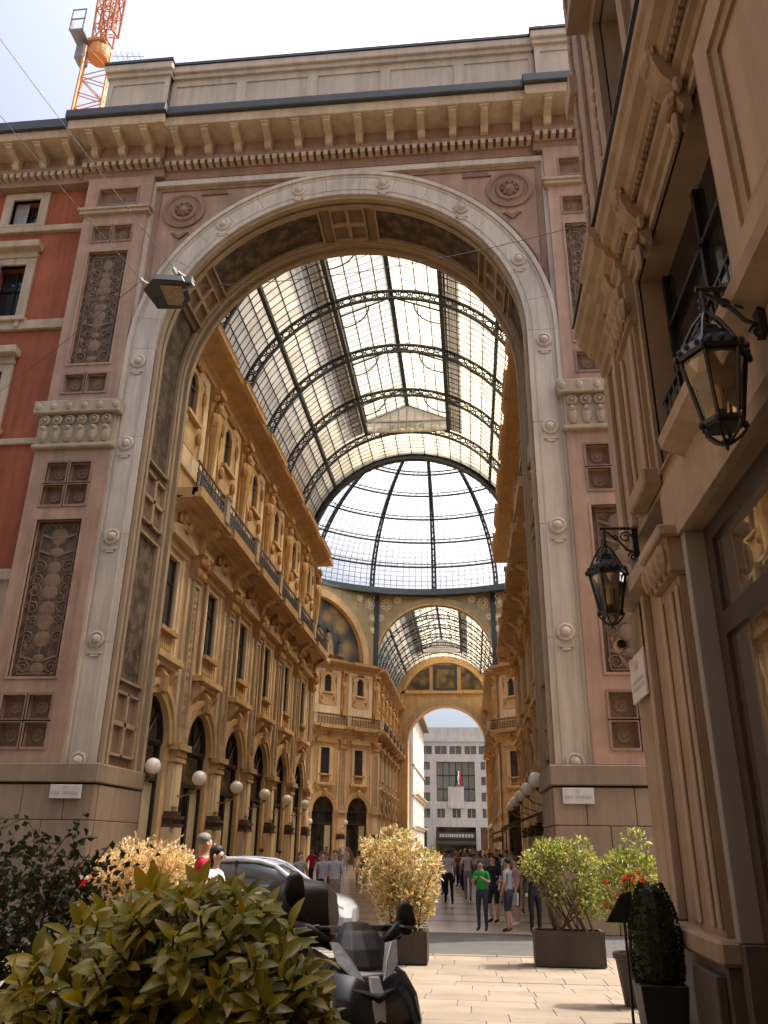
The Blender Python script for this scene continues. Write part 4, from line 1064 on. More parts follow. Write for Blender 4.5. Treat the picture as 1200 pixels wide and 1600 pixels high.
sg = thing('shop_fascia', 'dark shop fascia with pale worn lettering under the office block', 'sign', (-3.1, 169.9, 3.2))
MB().box(-6.9, .75, 169.75, 169.95, 3.1, 4.4).build('fascia_board', M['signband'], sg)
m = MB(); x = -6.3
while x < .1:      # lettering far too blurred to read: pale strokes
    wl_ = rnd.choice([.35, .5, .6]); m.box(x, x+wl_*.7, 169.70, 169.74, 3.45, 4.05); x += wl_
m.build('lettering', M['officestone'], sg)
aw = thing('shop_awning', 'black shop awning below the fascia at the foot of the office block', 'awning', (-3.1, 169, 2.3))
MB().prism([(169.9, 2.9), (168.2, 2.3), (168.2, 2.05), (169.9, 2.2)], YZ, -6.9, .75).build('canopy', M['darkframe'], aw)
fl_ = thing('flag', 'white and red flag on a short pole over the office balcony', 'flag', (-2.6, 169.2, 12.8))
MB().tube([(-3.2, 169.5, 12.6), (-2.75, 168.6, 16.0)], .05, 6).build('pole', M['irondark'], fl_)
M['flagw'] = mat('white_flag_cloth', (.8, .8, .8), .9, .05, 2, 0, streak=0); M['flagr'] = mat('red_flag_cloth', (.55, .03, .03), .9, .05, 2, 0, streak=0); M['flagg'] = mat('green_flag_cloth', (.02, .06, .035), .9, .05, 2, 0, streak=0)
for nm, mm, o in (('green_stripe', 'flagg', 0), ('white_stripe', 'flagw', .28), ('red_stripe', 'flagr', .62)):
    m = MB(); m.rings([[(-2.85+o+.35*q+.1*math.sin(q*3), 168.6+.15*math.sin(i*1.3+q*4), 15.9-i*.42-o*.55-q*.2) for i in range(7)] for q in (0, .33, .66, 1.0)], closed=False, cap=False); m.build(nm, M[mm], fl_)
wb = thing('white_house', 'sunlit white house with balconies beyond the far arch on the left', 'building', (-12, 155, 0))
M['whitewall'] = mat('white_render', (.66, .60, .50), .85, .07, .4, .05, 12)
hl = [(y, y+1.3, z, z+2.2) for y in (137, 141, 145, 149, 153, 157, 161) for z in (4.8, 9.6, 14.4, 18.6)]
MB().plate((134, 164), (0, 22.5), hl, -9.0, -9.5, lambda u, v, d: (d, u, v)).build('wall', M['whitewall'], wb)
MB().box(-20, -9.6, 134, 164, 0, 22.5).build('body', M['whitewall'], wb)
for h in hl:
    wd = MB().box(-9.4, -9.35, h[0], h[1], h[2], h[3]).build('window', M['shutter'], wb)
    if h[2] < 10: MB().box(-9.35, -8.2, h[0]-.5, h[1]+.5, h[2]-.25, h[2]-.05).build('balcony', M['trim'], wd)
for z in (4.2, 9.0, 13.6): MB().box(-9.2, -8.8, 134, 164, z, z+.3).build('string_course', M['trim'], wb)
MB().box(-20, -7.9, 133.6, 164.4, 22.5, 23.0).build('eaves', M['louvre'], wb)

# ---------------------------------------------------------------- near building on the right
M['rstone'] = mat('warm_carved_stone', (.315, .225, .145), .75, .16, 1.2, .15, 30, streak=.12)
M['rpale'] = mat('pale_pink_render', (.385, .285, .205), .8, .12, .9, .1, 30)
M['rskylit'] = mat('skylit_stone_jamb', (.29, .26, .23), .65, .12, 1.0, .06, 30, streak=.06)  # jamb stone greyed: the sky light on this face is in its colour
M['granite'] = mat('dark_granite', (.085, .068, .055), .45, .3, 6, .05, 60, streak=.05)
M['bronze'] = mat('bronze_shopfront', (.045, .033, .024), .45, .2, 2, .05, 30, spec=.5, streak=0)
M['mirrorglass'] = glassy('reflecting_shop_glass', (.42, .38, .32), .02, .8, .85)
M['rdark'] = glassy('dark_mezzanine_glass', (.012, .012, .012), .08, .4)
RX = 2.1
rb = thing('corner_palazzo', 'brown carved stone corner building with shop windows at the right edge', 'building', (RX+3, 4, 0))
def rbx(name, m, n0, n1, y0, y1, z0, z1, parent=rb, bevel=.01):
    return MB().box(RX-n1, RX-n0, y0, y1, z0, z1).build(name, M[m], parent, bevel=bevel)
XP = lambda u, v, d: (RX-u, d, v)        # profile in (n, z), extruded along y
def rprof(name, m, prof, y0, y1, parent=rb): return MB().prism(prof, XP, y0, y1).build(name, M[m], parent)
YE = 10.2
rbx('body', 'rstone', -12, -1.0, -14, YE-.05, 0, 19, bevel=0)
# upper storeys
uw_ = MB().plate((-14, YE), (8.9, 18.2), [(y, y+1.25, z, z+2.3) for y in (-8.4, -4.4, -.4, 3.6, 6.9) for z in (10.4, 14.2)], RX, RX+.5, lambda u, v, d: (d, u, v)).build('upper_wall', M['rpale'], rb)
for y in (-8.4, -4.4, -.4, 3.6, 6.9):
    for z in (10.4, 14.2):
        wd = MB().plate((y-.22, y+1.47), (z-.1, z+2.55), [(y, y+1.25, z, z+2.3)], RX-.1, RX+.02, lambda u, v, d: (d, u, v)).build('window', M['rstone'], rb)
        MB().box(RX+.4, RX+.45, y, y+1.25, z, z+2.3).build('pane', M['rdark'], wd)
        MB().box(RX-.4, RX-.05, y-.35, y+1.6, z+2.55, z+2.75).build('hood', M['rstone'], wd)
for y0, y1, n in ((9.42, 10.2, .07), (8.72, 9.42, .0), (8.35, 8.72, .09), (5.6, 6.3, .09), (2.6, 3.3, .09)):
    if n: rbx('pilaster_strip', 'rpale', 0, n, y0, y1, 8.98, 17.4)
m = MB(); q = random.Random(5); z = 8.6
while z < 17:
    m.ball((RX-.09, 9.82+.05*math.sin(z*5), z), .05, .06+.05*q.random(), .1+.08*q.random(), 6, 4); z += .22
m.build('carved_garland', M['rstone'], rb)
m = MB(); z = 8.6
while z < 17:
    m.ball((RX-.1, 8.53+.03*math.sin(z*4), z), .04, .05+.03*q.random(), .09+.06*q.random(), 6, 4); z += .26
m.build('carved_garland', M['rstone'], rb)
rprof('top_cornice', 'rstone', [(0, 17.4), (.15, 17.45), (.2, 17.8), (.5, 18.0), (.9, 18.1), (.95, 18.4), (0, 18.5)], -14, YE+.3)
rbx('corbel', 'rpale', 0, .2, 9.7, 10.24, 13.2, 13.6)
# entablature over the mezzanine
prof = [(-.1, 8.02), (.03, 8.02), (.03, 8.14), (.08, 8.16), (.08, 8.3), (.13, 8.33), (.13, 8.45), (.22, 8.5), (.25, 8.6), (.34, 8.66), (.36, 8.8), (.4, 8.84), (.4, 8.95), (-.1, 9.0)]
eb = rprof('entablature', 'rstone', prof, -14, 8.0)
rprof('corner_break', 'rstone', [(u+(.09 if u > 0 else 0), v-.02) for u, v in prof], 8.0, 8.9, eb)
rprof('corner_break', 'rstone', [(u*1.02, v-.01) for u, v in prof], 8.9, 10.22, eb)
rbx('flashing', 'gutter', -.05, .43, -14, 10.22, 9.002, 9.03, eb, 0)
m = MB().box(-.02, .02, -.03, .03, 0, .05).mesh('dentil', M['rstone'])
for k in range(78): inst(m, 'dentil', eb, Matrix.Translation((RX-.17, 2.6+k*.085, 8.42)))
cs = MB(); cs.prism([(.0, 7.05), (.1, 7.08), (.2, 7.2), (.17, 7.34), (.3, 7.46), (.38, 7.64), (.42, 7.84), (.4, 7.98), (0, 7.98)], lambda u, v, d: (-u, d, v), -.14, .14)
cs.ball((-.2, 0, 7.22), .1, .16, .1, 8, 5); cs.ball((-.36, 0, 7.78), .12, .17, .13, 8, 5); cs.ball((-.16, 0, 6.98), .07, .08, .16, 7, 5)
for s in (-1, 1): cs.ball((-.14, s*.16, 7.3), .07, .05, .1, 6, 4)
CS = cs.mesh('console', M['rstone'])
for y in (5.5, 7.2, 8.45, 2.6, .2): inst(CS, 'console', eb, Matrix.Translation((RX-.02, y, .82)) @ Matrix.Diagonal((.72, 1, 1, 1)))
# mezzanine: far pier, window, near pier
MB().plate((-14, YE), (5.4, 8.05), [(5.15, 7.9, 5.56, 8.0), (.6, 3.0, 5.56, 8.0), (-4, -2, 5.56, 8.0)], RX, RX+.55, lambda u, v, d: (d, u, v)).build('mezzanine_wall', M['rstone'], rb)
for y0, y1 in ((5.15, 7.9), (.6, 3.0)):
    wd = MB().plate((y0-.12, y1+.12), (5.54, 8.1), [(y0, y1, 5.56, 8.0)], RX-.04, RX+.02, lambda u, v, d: (d, u, v)).build('mezzanine_window', M['rstone'], rb, bevel=.01)
    MB().box(RX+.32, RX+.36, y0-.1, y1+.1, 5.4, 8.1).build('pane', M['rdark'], wd)
    fr = MB()
    for y in (y0, (y0+y1)/2-.04, y1-.08): fr.box(RX+.26, RX+.32, y, y+.08, 5.5, 8.0)
    fr.box(RX+.26, RX+.32, y0, y1, 7.3, 7.36); fr.build('window_frame', M['irondark'], wd)
    gr_ = MB()      # ornate iron balconette
    for k in range(15):
        y = y0+.06+k*(y1-y0-.12)/14; gr_.tube([(RX+.12, y, 5.5), (RX+.1, y, 6.35)], .012, 4)
    for z in (5.55, 5.85, 6.35): gr_.box(RX+.09, RX+.13, y0, y1, z, z+.03)
    for k in range(7):
        y = y0+.15+k*(y1-y0-.3)/6
        for s in (-1, 1): gr_.tube([(RX+.1, y+s*.1*math.cos(a)*(1-.08*i), 6.1+.16*math.sin(a)*(1-.08*i)) for i, a in enumerate([j*.7 for j in range(9)])], .012, 4)
    gr_.build('iron_grille', M['irondark'], wd)
fp = rbx('pier', 'rstone', 0, .1, 8.02, 8.75, 5.5, 7.6)
for y0, y1 in ((8.06, 8.16), (8.6, 8.7)): rbx('fluting', 'rpale', .1, .14, y0, y1, 5.6, 7.4, fp)
rbx('pier_base', 'rstone', 0, .2, 7.96, 8.82, 5.44, 5.64, fp, .02)
cp = rbx('pier_capital', 'rstone', 0, .16, 7.96, 8.8, 7.5, 8.05, fp)
lf2 = MB().ball((0, 0, 0), .09, .1, .17, 7, 5).mesh('acanthus_leaf', M['rstone'])
for k in range(5): inst(lf2, 'acanthus_leaf', cp, Matrix.Translation((RX-.17, 8.02+k*.18, 7.7)))
for k in range(4): inst(lf2, 'acanthus_leaf', cp, Matrix.Translation((RX-.2, 8.1+k*.18, 7.92)))
for y0, y1, n in ((8.95, 9.05, .06), (9.3, 9.42, .08), (9.9, 10.2, .06)): rbx('moulding', 'rpale', 0, n, y0, y1, 5.5, 8.0)
np_ = rbx('near_pier', 'rpale', 0, .06, 3.2, 5.0, 5.5, 8.02)
MB().plate((3.3, 4.92), (5.6, 7.95), [(3.55, 4.66, 5.9, 7.65)], RX-.12, RX-.05, lambda u, v, d: (d, u, v)).build('pier_panel', M['rpale'], np_, bevel=.01)
MB().plate((3.53, 4.68), (5.88, 7.67), [(3.66, 4.54, 6.02, 7.52)], RX-.09, RX-.05, lambda u, v, d: (d, u, v)).build('panel_border', M['rstone'], np_)
# lintel band and sill
lb = rbx('lintel', 'rpale', 0, .02, -14, 8.1, 4.76, 5.42)
rprof('sill', 'rpale', [(0, 5.3), (.1, 5.34), (.22, 5.4), (.24, 5.5), (0, 5.53)], -14, 7.05, lb)
rprof('lintel_moulding', 'rpale', [(0, 4.66), (.08, 4.66), (.1, 4.78), (.04, 4.84), (0, 4.86)], -14, 7.42, lb)
# ground floor piers
MB().plate((-14, YE), (0, 4.76), [(-2.5, 7.4, 0, 4.66), (-12, -4, 0, 4.66)], RX, RX+.5, lambda u, v, d: (d, u, v)).build('ground_wall', M['rstone'], rb)
rbx('jamb', 'rskylit', -.3, .05, 7.3, 7.42, 1.22, 4.66)
g = rbx('pilaster', 'rstone', 0, .1, 7.5, 8.25, 1.2, 4.3)
for y0, y1 in ((7.5, 7.58), (7.72, 7.8), (8.14, 8.25)): rbx('fluting', 'rpale', .1, .13, y0, y1, 1.3, 4.2, g)
c2 = rbx('pilaster_capital', 'rstone', 0, .2, 7.45, 8.3, 4.3, 4.72, g, .03)
rbx('capital_moulding', 'rpale', 0, .26, 7.4, 8.36, 4.66, 4.78, c2, .02)
for k in range(4): inst(lf2, 'acanthus_leaf', c2, Matrix.Translation((RX-.2, 7.55+k*.21, 4.46)))
rbx('pier_ledge', 'rpale', 0, .2, 8.3, 10.25, 4.66, 4.84)
for y0, y1, n, z0 in ((8.42, 8.52, .06, 1.25), (9.15, 9.28, .09, 1.25), (9.42, 9.55, .05, 1.25), (9.62, 10.18, .04, 1.25)): rbx('moulding', 'rpale' if n > .055 else 'rstone', 0, n, y0, y1, z0, 4.6)
rbx('frame_panel', 'rstone', 0, .05, 9.42, 10.2, 4.0, 4.6)
bs = rbx('plinth', 'granite', -.3, .14, 7.42, 10.24, 0, 1.05)
rbx('plinth_cap', 'rstone', -.3, .2, 7.36, 10.28, 1.05, 1.24, bs, .03)
for y0, y1 in ((7.5, 8.25), (9.1, 10.2)): rbx('plinth_die', 'granite', .14, .22, y0, y1, .1, .98, bs)
rbx('jamb_plinth', 'granite', -.3, .04, 7.26, 7.4, 0, 1.22)
# bronze shopfront
sf = MB()
sf.plate((-2.5, 7.3), (0, 4.66), [(5.2, 7.08, .5, 3.62), (5.2, 7.08, 3.82, 4.5), (2.9, 5.0, .5, 3.62), (2.9, 5.0, 3.82, 4.5), (-2.3, 2.7, .5, 4.5)], RX+.13, RX+.22, lambda u, v, d: (d, u, v))
sf = sf.build('shop_front', M['bronze'], rb, bevel=.012)
for h in ((5.2, 7.08, .5, 3.62), (5.2, 7.08, 3.82, 4.5), (2.9, 5.0, .5, 3.62), (2.9, 5.0, 3.82, 4.5), (-2.3, 2.7, .5, 4.5)):
    MB().box(RX+.17, RX+.19, h[0], h[1], h[2], h[3]).build('pane', M['mirrorglass'], sf)
# number tablet and security camera
t = thing('house_tablet', 'pale marble tablet with engraved lines on the corner of the brown building', 'sign', (RX-.1, 9.7, 3.55))
MB().box(RX-.12, RX-.09, 9.3, 10.12, 3.5, 4.02).build('plate', M['tablet'], t, bevel=.005)
m = MB()
for z in (3.62, 3.7): m.box(RX-.126, RX-.121, 9.4, 10.0, z, z+.035)
m.box(RX-.126, RX-.121, 9.62, 9.8, 3.84, 3.94); m.build('lettering', M['engrave'], t)
sc_ = thing('security_camera', 'small round security camera on the right-hand corner building', 'camera', (RX-.15, 10.0, 4.15))
m = MB(); m.lathe([(.07, 0), (.075, -.02), (.075, -.16), (.06, -.18)], 12, (RX-.24, 10.02, 4.18), 'y'); m.build('housing', M['rpale'], sc_)
MB().lathe([(.052, -.186), (.03, -.19), (.005, -.192)], 12, (RX-.24, 10.02, 4.18), 'y').build('lens', M['irondark'], sc_)
m = MB(); m.tube([(RX-.05, 10.05, 4.05), (RX-.2, 10.05, 4.06), (RX-.24, 10.0, 4.12)], .02, 6); m.ball((RX-.18, 10.0, 4.02), .04, .04, .04, 8, 5); m.build('bracket', M['rpale'], sc_)

# ---------------------------------------------------------------- wall lanterns
M['lampglass'] = clearglass('amber_lantern_glass', (.80, .70, .52), .06, .05)
M['frost'] = mat('lamp_reflector', (.55, .5, .4), .5, .05, 3, 0, streak=0)
def lantern(y, label):
    t = thing('wall_lantern', label, 'lantern', (1.7, y, 4.27), 'black iron wall lanterns')
    x = 1.7; c = (x, y, 0)
    m = MB()
    m.box(RX-.07, RX, y-.05, y+.05, 5.12, 5.72); m.tube([(RX-.03, y, 5.52), (x-.04, y, 5.53)], .02, 6)
    m.tube([(RX-.04, y, 5.2), (RX-.14, y, 5.25), (RX-.22, y, 5.36), (RX-.34, y, 5.46), (x, y, 5.5)], .016, 6)
    def curl(cx, cz, r, s, t1):
        m.tube([(cx+s*r*(1-.7*i/12)*math.cos(i/12*t1), y, cz+r*(1-.7*i/12)*math.sin(i/12*t1)) for i in range(13)], .012, 5)
    curl(RX-.14, 5.41, .075, 1, 9); curl(RX-.07, 5.16, .06, -1, 8); curl(RX-.26, 5.40, .04, -1, 7)
    m.build('bracket', M['irondark'], t)
    m = MB(); m.tube([(x, y, 5.52), (x, y, 5.3)], .014, 6)
    for s in (0, 1, 2): m.tube([(x+.03*math.cos(q), y+.012*s, 5.42+.035*math.sin(q)-.05*s) for q in [j*PI/4 for j in range(9)]], .008, 4)
    for k in range(6):
        a = k*PI/3; m.tube([(x+.2*math.cos(a), y+.2*math.sin(a), 5.02), (x+.1*math.cos(a), y+.1*math.sin(a), 5.22), (x+.02*math.cos(a), y+.02*math.sin(a), 5.32)], .012, 5)
    m.build('hanger', M['irondark'], t)
    m = MB(); m.lathe([(.235, 4.93), (.245, 4.96), (.2, 5.04), (.125, 5.1), (.12, 5.13), (.08, 5.15), (.085, 5.18), (.04, 5.22), (.01, 5.24)], 6, c)
    for k in range(6):
        a = k*PI/3
        for j in range(3):
            b = a+PI/3*(j+.5)/3; m.ball((x+.225*math.cos(b), y+.225*math.sin(b), 4.985), .02, .02, .03, 5, 4)
        m.ball((x+.24*math.cos(a), y+.24*math.sin(a), 4.95), .022, .022, .035, 6, 4)
    m.build('cap', M['irondark'], t)
    for k in range(6):
        a, b = k*PI/3, (k+1)*PI/3
        MB().tube([(x+.215*math.cos(a), y+.215*math.sin(a), 4.94), (x+.125*math.cos(a), y+.125*math.sin(a), 4.46)], .014, 5).build('corner_bar', M['irondark'], t)
        p = lambda r, an, z: (x+r*math.cos(an), y+r*math.sin(an), z)
        MB().quad(p(.21, a, 4.93), p(.21, b, 4.93), p(.122, b, 4.47), p(.122, a, 4.47)).build('pane', M['lampglass'], t)
    m = MB(); m.lathe([(.135, 4.48), (.14, 4.45), (.12, 4.43)], 6, c)
    for k in range(6):
        a = k*PI/3; m.tube([p(.13, a, 4.45), p(.135, a, 4.41), p(.09, a, 4.36), p(.05, a, 4.33), p(.015, a, 4.31)], .011, 5); m.ball(p(.145, a, 4.45), .018, .018, .03, 5, 4)
    m.lathe([(.03, 4.34), (.035, 4.32), (.015, 4.3), (.012, 4.28), (.002, 4.26)], 8, c); m.build('base_crown', M['irondark'], t)
    MB().lathe([(.19, 4.9), (.16, 4.80), (.02, 4.78)], 12, c).build('reflector', M['frost'], t)
    m = MB(); m.lathe([(.03, 4.56), (.04, 4.62), (.03, 4.72), (.01, 4.76)], 8, c); m.build('bulb', M['opal'], t)
    m = MB(); m.lathe([(.035, 4.46), (.03, 4.56)], 8, c); m.build('lamp_socket', M['irondark'], t)
lantern(4.82, 'large black iron hexagonal lantern hanging nearest on the right wall')
lantern(9.45, 'smaller-looking black iron lantern further along the right wall before the arch')

# ---------------------------------------------------------------- floodlight slung on cables over the street
M['grey'] = mat('grey_metal', (.25, .25, .24), .5, .1, 4, .05, 40, metal=.4, streak=0)
fl = thing('floodlight', 'black street floodlight slung on wires across the left side of the arch', 'street light', (-4.58, 10, 9.9))
low = [(-4.93, 9.93, 9.92), (-4.84, 10.36, 9.86), (-4.42, 10.36, 9.84), (-4.22, 10.18, 9.86), (-4.20, 9.80, 9.94), (-4.70, 9.73, 9.96)]
m = MB(); m.rings([low, [(-4.6+(x+4.6)*.8, 10.05+(y-10.05)*.8, z+.16) for x, y, z in low]]); m.build('housing', M['irondark'], fl, bevel=.015)
nn_ = Vector((0, -.2, -.95))
m = MB(); m.add([Vector(p)+nn_*.02 for p in ((-4.62, 9.84, 9.942), (-4.62, 10.24, 9.868), (-4.40, 10.27, 9.858), (-4.30, 10.12, 9.88), (-4.28, 9.88, 9.93))], [(0, 1, 2, 3, 4)]); m.build('lens', M['diffuser'], fl)
m = MB(); m.tube([(-4.3, 9.95, 9.9), (-4.12, 9.98, 9.98), (-4.2, 10, 10.1), (-4.42, 10, 10.28)], .03, 6); m.box(-4.26, -4.14, 9.9, 10.02, 10.0, 10.12); m.build('yoke', M['grey'], fl)
m = MB(); m.tube([(-4.85, 10, 10.05), (-4.98, 10, 10.14), (-5.02, 10, 10.2)], .035, 6); m.tube([(-4.42, 10, 10.22), (-4.5, 10, 10.36)], .04, 6); m.build('clamp', M['grey'], fl)
def cable(a, b, label, sag=.1):
    pts = []
    for i in range(13):
        q = i/12; p = Vector(a).lerp(Vector(b), q); p.z -= sag*4*q*(1-q); pts.append(p)
    o = MB().tube(pts, .006, 5).build('cable', M['irondark']); tag(o, label, 'cable', 'thin wires over the street')
cable((-4.47, 10, 10.33), (-10.5, 10.2, 18.85), 'thin wire rising from the floodlight clamp to the upper left', .05)
cable((-5.02, 10, 10.19), (-10.5, 10.1, 17.0), 'thin wire rising left from the left end of the floodlight', .05)
cable((-5.02, 10, 10.15), (-16, 22.2, 15.5), 'thin level wire from the floodlight to the red wall', .05)
cable((-4.15, 10, 10.0), (2.02, 9.9, 10.7), 'thin wire from the floodlight to the brown corner building', .25)

# ---------------------------------------------------------------- tower crane behind the roofs
M['crane'] = mat('orange_crane_paint', (.62, .28, .10), .5, .12, 1, .0, streak=.1)
M['craner'] = mat('red_jib_paint', (.50, .17, .11), .5, .12, 1, .0, streak=.1)
cr = thing('tower_crane', 'orange lattice tower crane with red jib rising behind the roofs at upper left', 'crane', (-26, 40, 0))
def lattice(mb, base, top, w, n, r=.09, yaw=0):
    b, t_ = Vector(base), Vector(top); d = (t_-b).normalized()
    u = d.cross(Vector((0, 0, 1))) if abs(d.z) < .9 else d.cross(Vector((0, 1, 0)))
    u.normalize(); v = d.cross(u); cs_ = [(u*math.cos(a)+v*math.sin(a))*w*.707 for a in [yaw+PI/4+k*PI/2 for k in range(4)]]
    for c in cs_: mb.tube([b+c, t_+c], r, 5)
    for i in range(n):
        p, q = b.lerp(t_, i/n), b.lerp(t_, (i+1)/n)
        for k in range(4):
            c0, c1 = cs_[k], cs_[(k+1) % 4]
            if i % 2: c0, c1 = c1, c0
            mb.tube([p+c0, q+c1], r*.55, 4); mb.tube([p+cs_[k], p+cs_[(k+1) % 4]], r*.5, 4)
m = MB(); lattice(m, (-26.1, 40, 0), (-26.1, 40, 55.5), 1.75, 36, .1, R(28)); m.build('mast', M['crane'], cr)
m = MB(); m.lathe([(.7, 55.5), (.78, 55.8), (.78, 56.3), (.6, 56.8)], 14, (-26.1, 40, 0)); m.box(-26.8, -25.5, 39.3, 40.7, 56.8, 57.05); m.build('slewing_unit', M['crane'], cr)
m = MB(); lattice(m, (-26.0, 40, 57.2), (-25.4, 38.6, 63.0), 1.1, 5, .09); m.build('tower_head', M['crane'], cr)
m = MB(); lattice(m, (-25.3, 39.4, 57.4), (-22.0, 34.0, 72), 1.0, 12, .09); m.build('jib', M['craner'], cr)
m = MB(); m.box(-27.9, -26.9, 38.6, 40.2, 57.0, 57.15)
for x, y in ((-27.9, 38.6), (-27.9, 40.2), (-26.9, 38.6)): m.box(x-.04, x+.04, y-.04, y+.04, 57, 59.2)
m.box(-27.92, -26.9, 38.56, 38.62, 58.1, 58.2); m.box(-27.92, -26.9, 38.56, 38.62, 59.1, 59.2); m.box(-27.94, -27.86, 38.6, 40.2, 57.1, 58.1); m.build('platform', M['grey'], cr)
m = MB(); m.box(-27.7, -27.0, 39.4, 40.4, 55.2, 56.7); m.build('cab', M['grey'], cr, bevel=.1)
an = thing('roof_antenna', 'thin television antenna on the left corner of the attic', 'antenna', (-13.2, 22.2, 30.4))
m = MB(); m.tube([(-13.2, 22.2, 30.4), (-13.2, 22.2, 31.9)], .025, 5); m.tube([(-13.9, 22.2, 31.8), (-12.5, 22.2, 31.6)], .015, 4)
for k in range(5): m.tube([(-13.7+k*.25, 22.0, 31.78-k*.04), (-13.7+k*.25, 22.4, 31.78-k*.04)], .01, 4)
m.build('mast', M['grey'], an)

# ---------------------------------------------------------------- globe lamps
gm_ = MB().ball((0, 0, 0), .25, n=20, m=12).mesh('globe', M['opal'], smooth=True)
def globe_lamp(x, y, z, sx, label, dirn=None):
    t = thing('globe_lamp', label, 'lamp', (x, y, z), 'white globe lamps in the arcade')
    inst(gm_, 'globe', t, Matrix.Translation((x, y, z)))
    d = dirn or (sx, 0)
    m = MB(); L = .95
    m.tube([(x+d[0]*L, y+d[1]*L, z-.55), (x+d[0]*.6, y+d[1]*.6, z-.6), (x+d[0]*.2, y+d[1]*.2, z-.48), (x, y, z-.3)], .03, 6)
    m.lathe([(.05, -.34), (.12, -.26), (.1, -.22)], 8, (x, y, z)); m.build('bracket', M['brass'], t)
names = ['first', 'second', 'third', 'fourth', 'fifth', 'sixth']
globe_lamp(-9.72, 25.05, 4.05, -1, 'white globe lamp nearest the arch on the left arcade')
for k in range(5): globe_lamp(-9.3, 28.37+4.75*k, 3.94, -1, 'white globe lamp on the left arcade, %s pier beyond the arch' % names[k])
for k in range(5): globe_lamp(2.15, 28.37+4.75*k, 3.95, 1, 'white globe lamp on the right arcade, %s pier beyond the arch' % names[k])
for k, s in enumerate((4.35, 8.7)):
    p = Vector((WL-s*.7071, OY1-s*.7071)); n = Vector((.7071, -.7071))
    c = p+n*.95; globe_lamp(c.x, c.y, 3.95, 0, 'white globe lamp on the octagon facade, %s pier from the far wing' % names[k], (-n.x, -n.y))
for k in range(4): globe_lamp(2.15, 94.97+4.75*k, 3.95, 1, 'white globe lamp far down the right arcade, %s beyond the dome' % names[k])
M['awning'] = mat('brown_canvas', (.12, .07, .04), .9, .15, 1.5, .1, 30, streak=.1)
for k, (y0, y1, lb_) in enumerate(((36, 41, 'brown canvas awning over the right arcade, the nearer one'), (60, 70, 'brown canvas awning far down the right side of the gallery'))):
    a = thing('awning', lb_, 'awning', (2, (y0+y1)/2, 2.6), 'canvas awnings of the gallery cafes')
    MB().prism([(3.0, 3.3), (1.35, 2.7), (1.35, 2.45), (1.4, 2.65), (3.0, 3.22)], lambda u, v, d: (u, d, v), y0, y1).build('canvas', M['awning'], a)
    for y in (y0+.1, y1-.1): MB().tube([(1.4, y, 0), (1.4, y, 2.66)], .03, 6).build('post', M['irondark'], a)

# ---------------------------------------------------------------- plants
M['lf_gold'] = leafmat('golden_variegated_leaves', [(.30, .20, .08), (.52, .37, .18), (.66, .54, .34), (.18, .15, .05), (.58, .40, .18), (.70, .60, .42)], .4, .3)
M['lf_green'] = leafmat('yellow_green_leaves', [(.10, .13, .025), (.20, .22, .05), (.30, .30, .09), (.07, .10, .02)], .4, .35)
M['lf_laurel'] = leafmat('glossy_laurel_leaves', [(.20, .20, .02), (.28, .255, .028), (.34, .28, .035), (.14, .155, .018), (.42, .31, .04)], .3, .38, .5)
M['lf_dark'] = leafmat('dark_shrub_leaves', [(.02, .03, .012), (.035, .045, .015), (.05, .05, .02)], .25, .5)
M['lf_top'] = leafmat('dark_topiary_leaves', [(.012, .02, .007), (.02, .03, .01), (.03, .04, .012)], .2, .5)
M['lf_flower'] = leafmat('red_flowers', [(.6, .03, .02), (.55, .10, .04), (.65, .2, .08)], .35, .5)
M['bark'] = mat('brown_bark', (.10, .07, .045), .9, .25, 6, .4, 40, streak=0)
M['planter'] = mat('dark_brown_planter', (.055, .043, .034), .6, .15, 2, .08, 30, streak=.1)
M['soil'] = mat('potting_soil', (.04, .028, .02), .95, .3, 8, .5, 60, streak=0)
M['blackpot'] = mat('black_pot', (.016, .016, .016), .45, .2, 3, .05, 30, streak=0)
M['palepot'] = mat('pale_pot', (.42, .36, .29), .6, .1, 3, .05, 30, streak=.08)
def leaf_quads(mb, p, d, n, L, Wd, fold=.15):
    d = d.normalized(); s = d.cross(n)
    s = s.normalized() if s.length > 1e-5 else d.orthogonal().normalized()
    n = s.cross(d)
    a = p; m1 = p+d*L*.45; t = p+d*L-n*L*.12
    l = m1+s*Wd/2+n*Wd*fold; r = m1-s*Wd/2+n*Wd*fold
    mb.add([a, l, t, r], [(0, 1, 2), (0, 2, 3)])
def rv(q): 
    while True:
        v = Vector((q.uniform(-1, 1), q.uniform(-1, 1), q.uniform(-1, 1)))
        if .05 < v.length < 1: return v
def foliage(q, lobes, n, L, Wd, up=.3, shell=.6):
    mb = MB(); wts = [l[3]*l[4]*l[5] for l in lobes]
    for _ in range(n):
        l = q.choices(lobes, wts)[0]; v = rv(q); r = v.length; v.normalize()
        rr = shell+(1-shell)*r**.5 if q.random() < .8 else r
        c = Vector((l[0]+v.x*l[3]*rr, l[1]+v.y*l[4]*rr, l[2]+v.z*l[5]*rr))
        d = (v*.8+rv(q)*.9+Vector((0, 0, up))).normalized(); s = L*q.uniform(.6, 1.3)
        leaf_quads(mb, c, d, (v+rv(q)*.6).normalized(), s, s*Wd)
    return mb
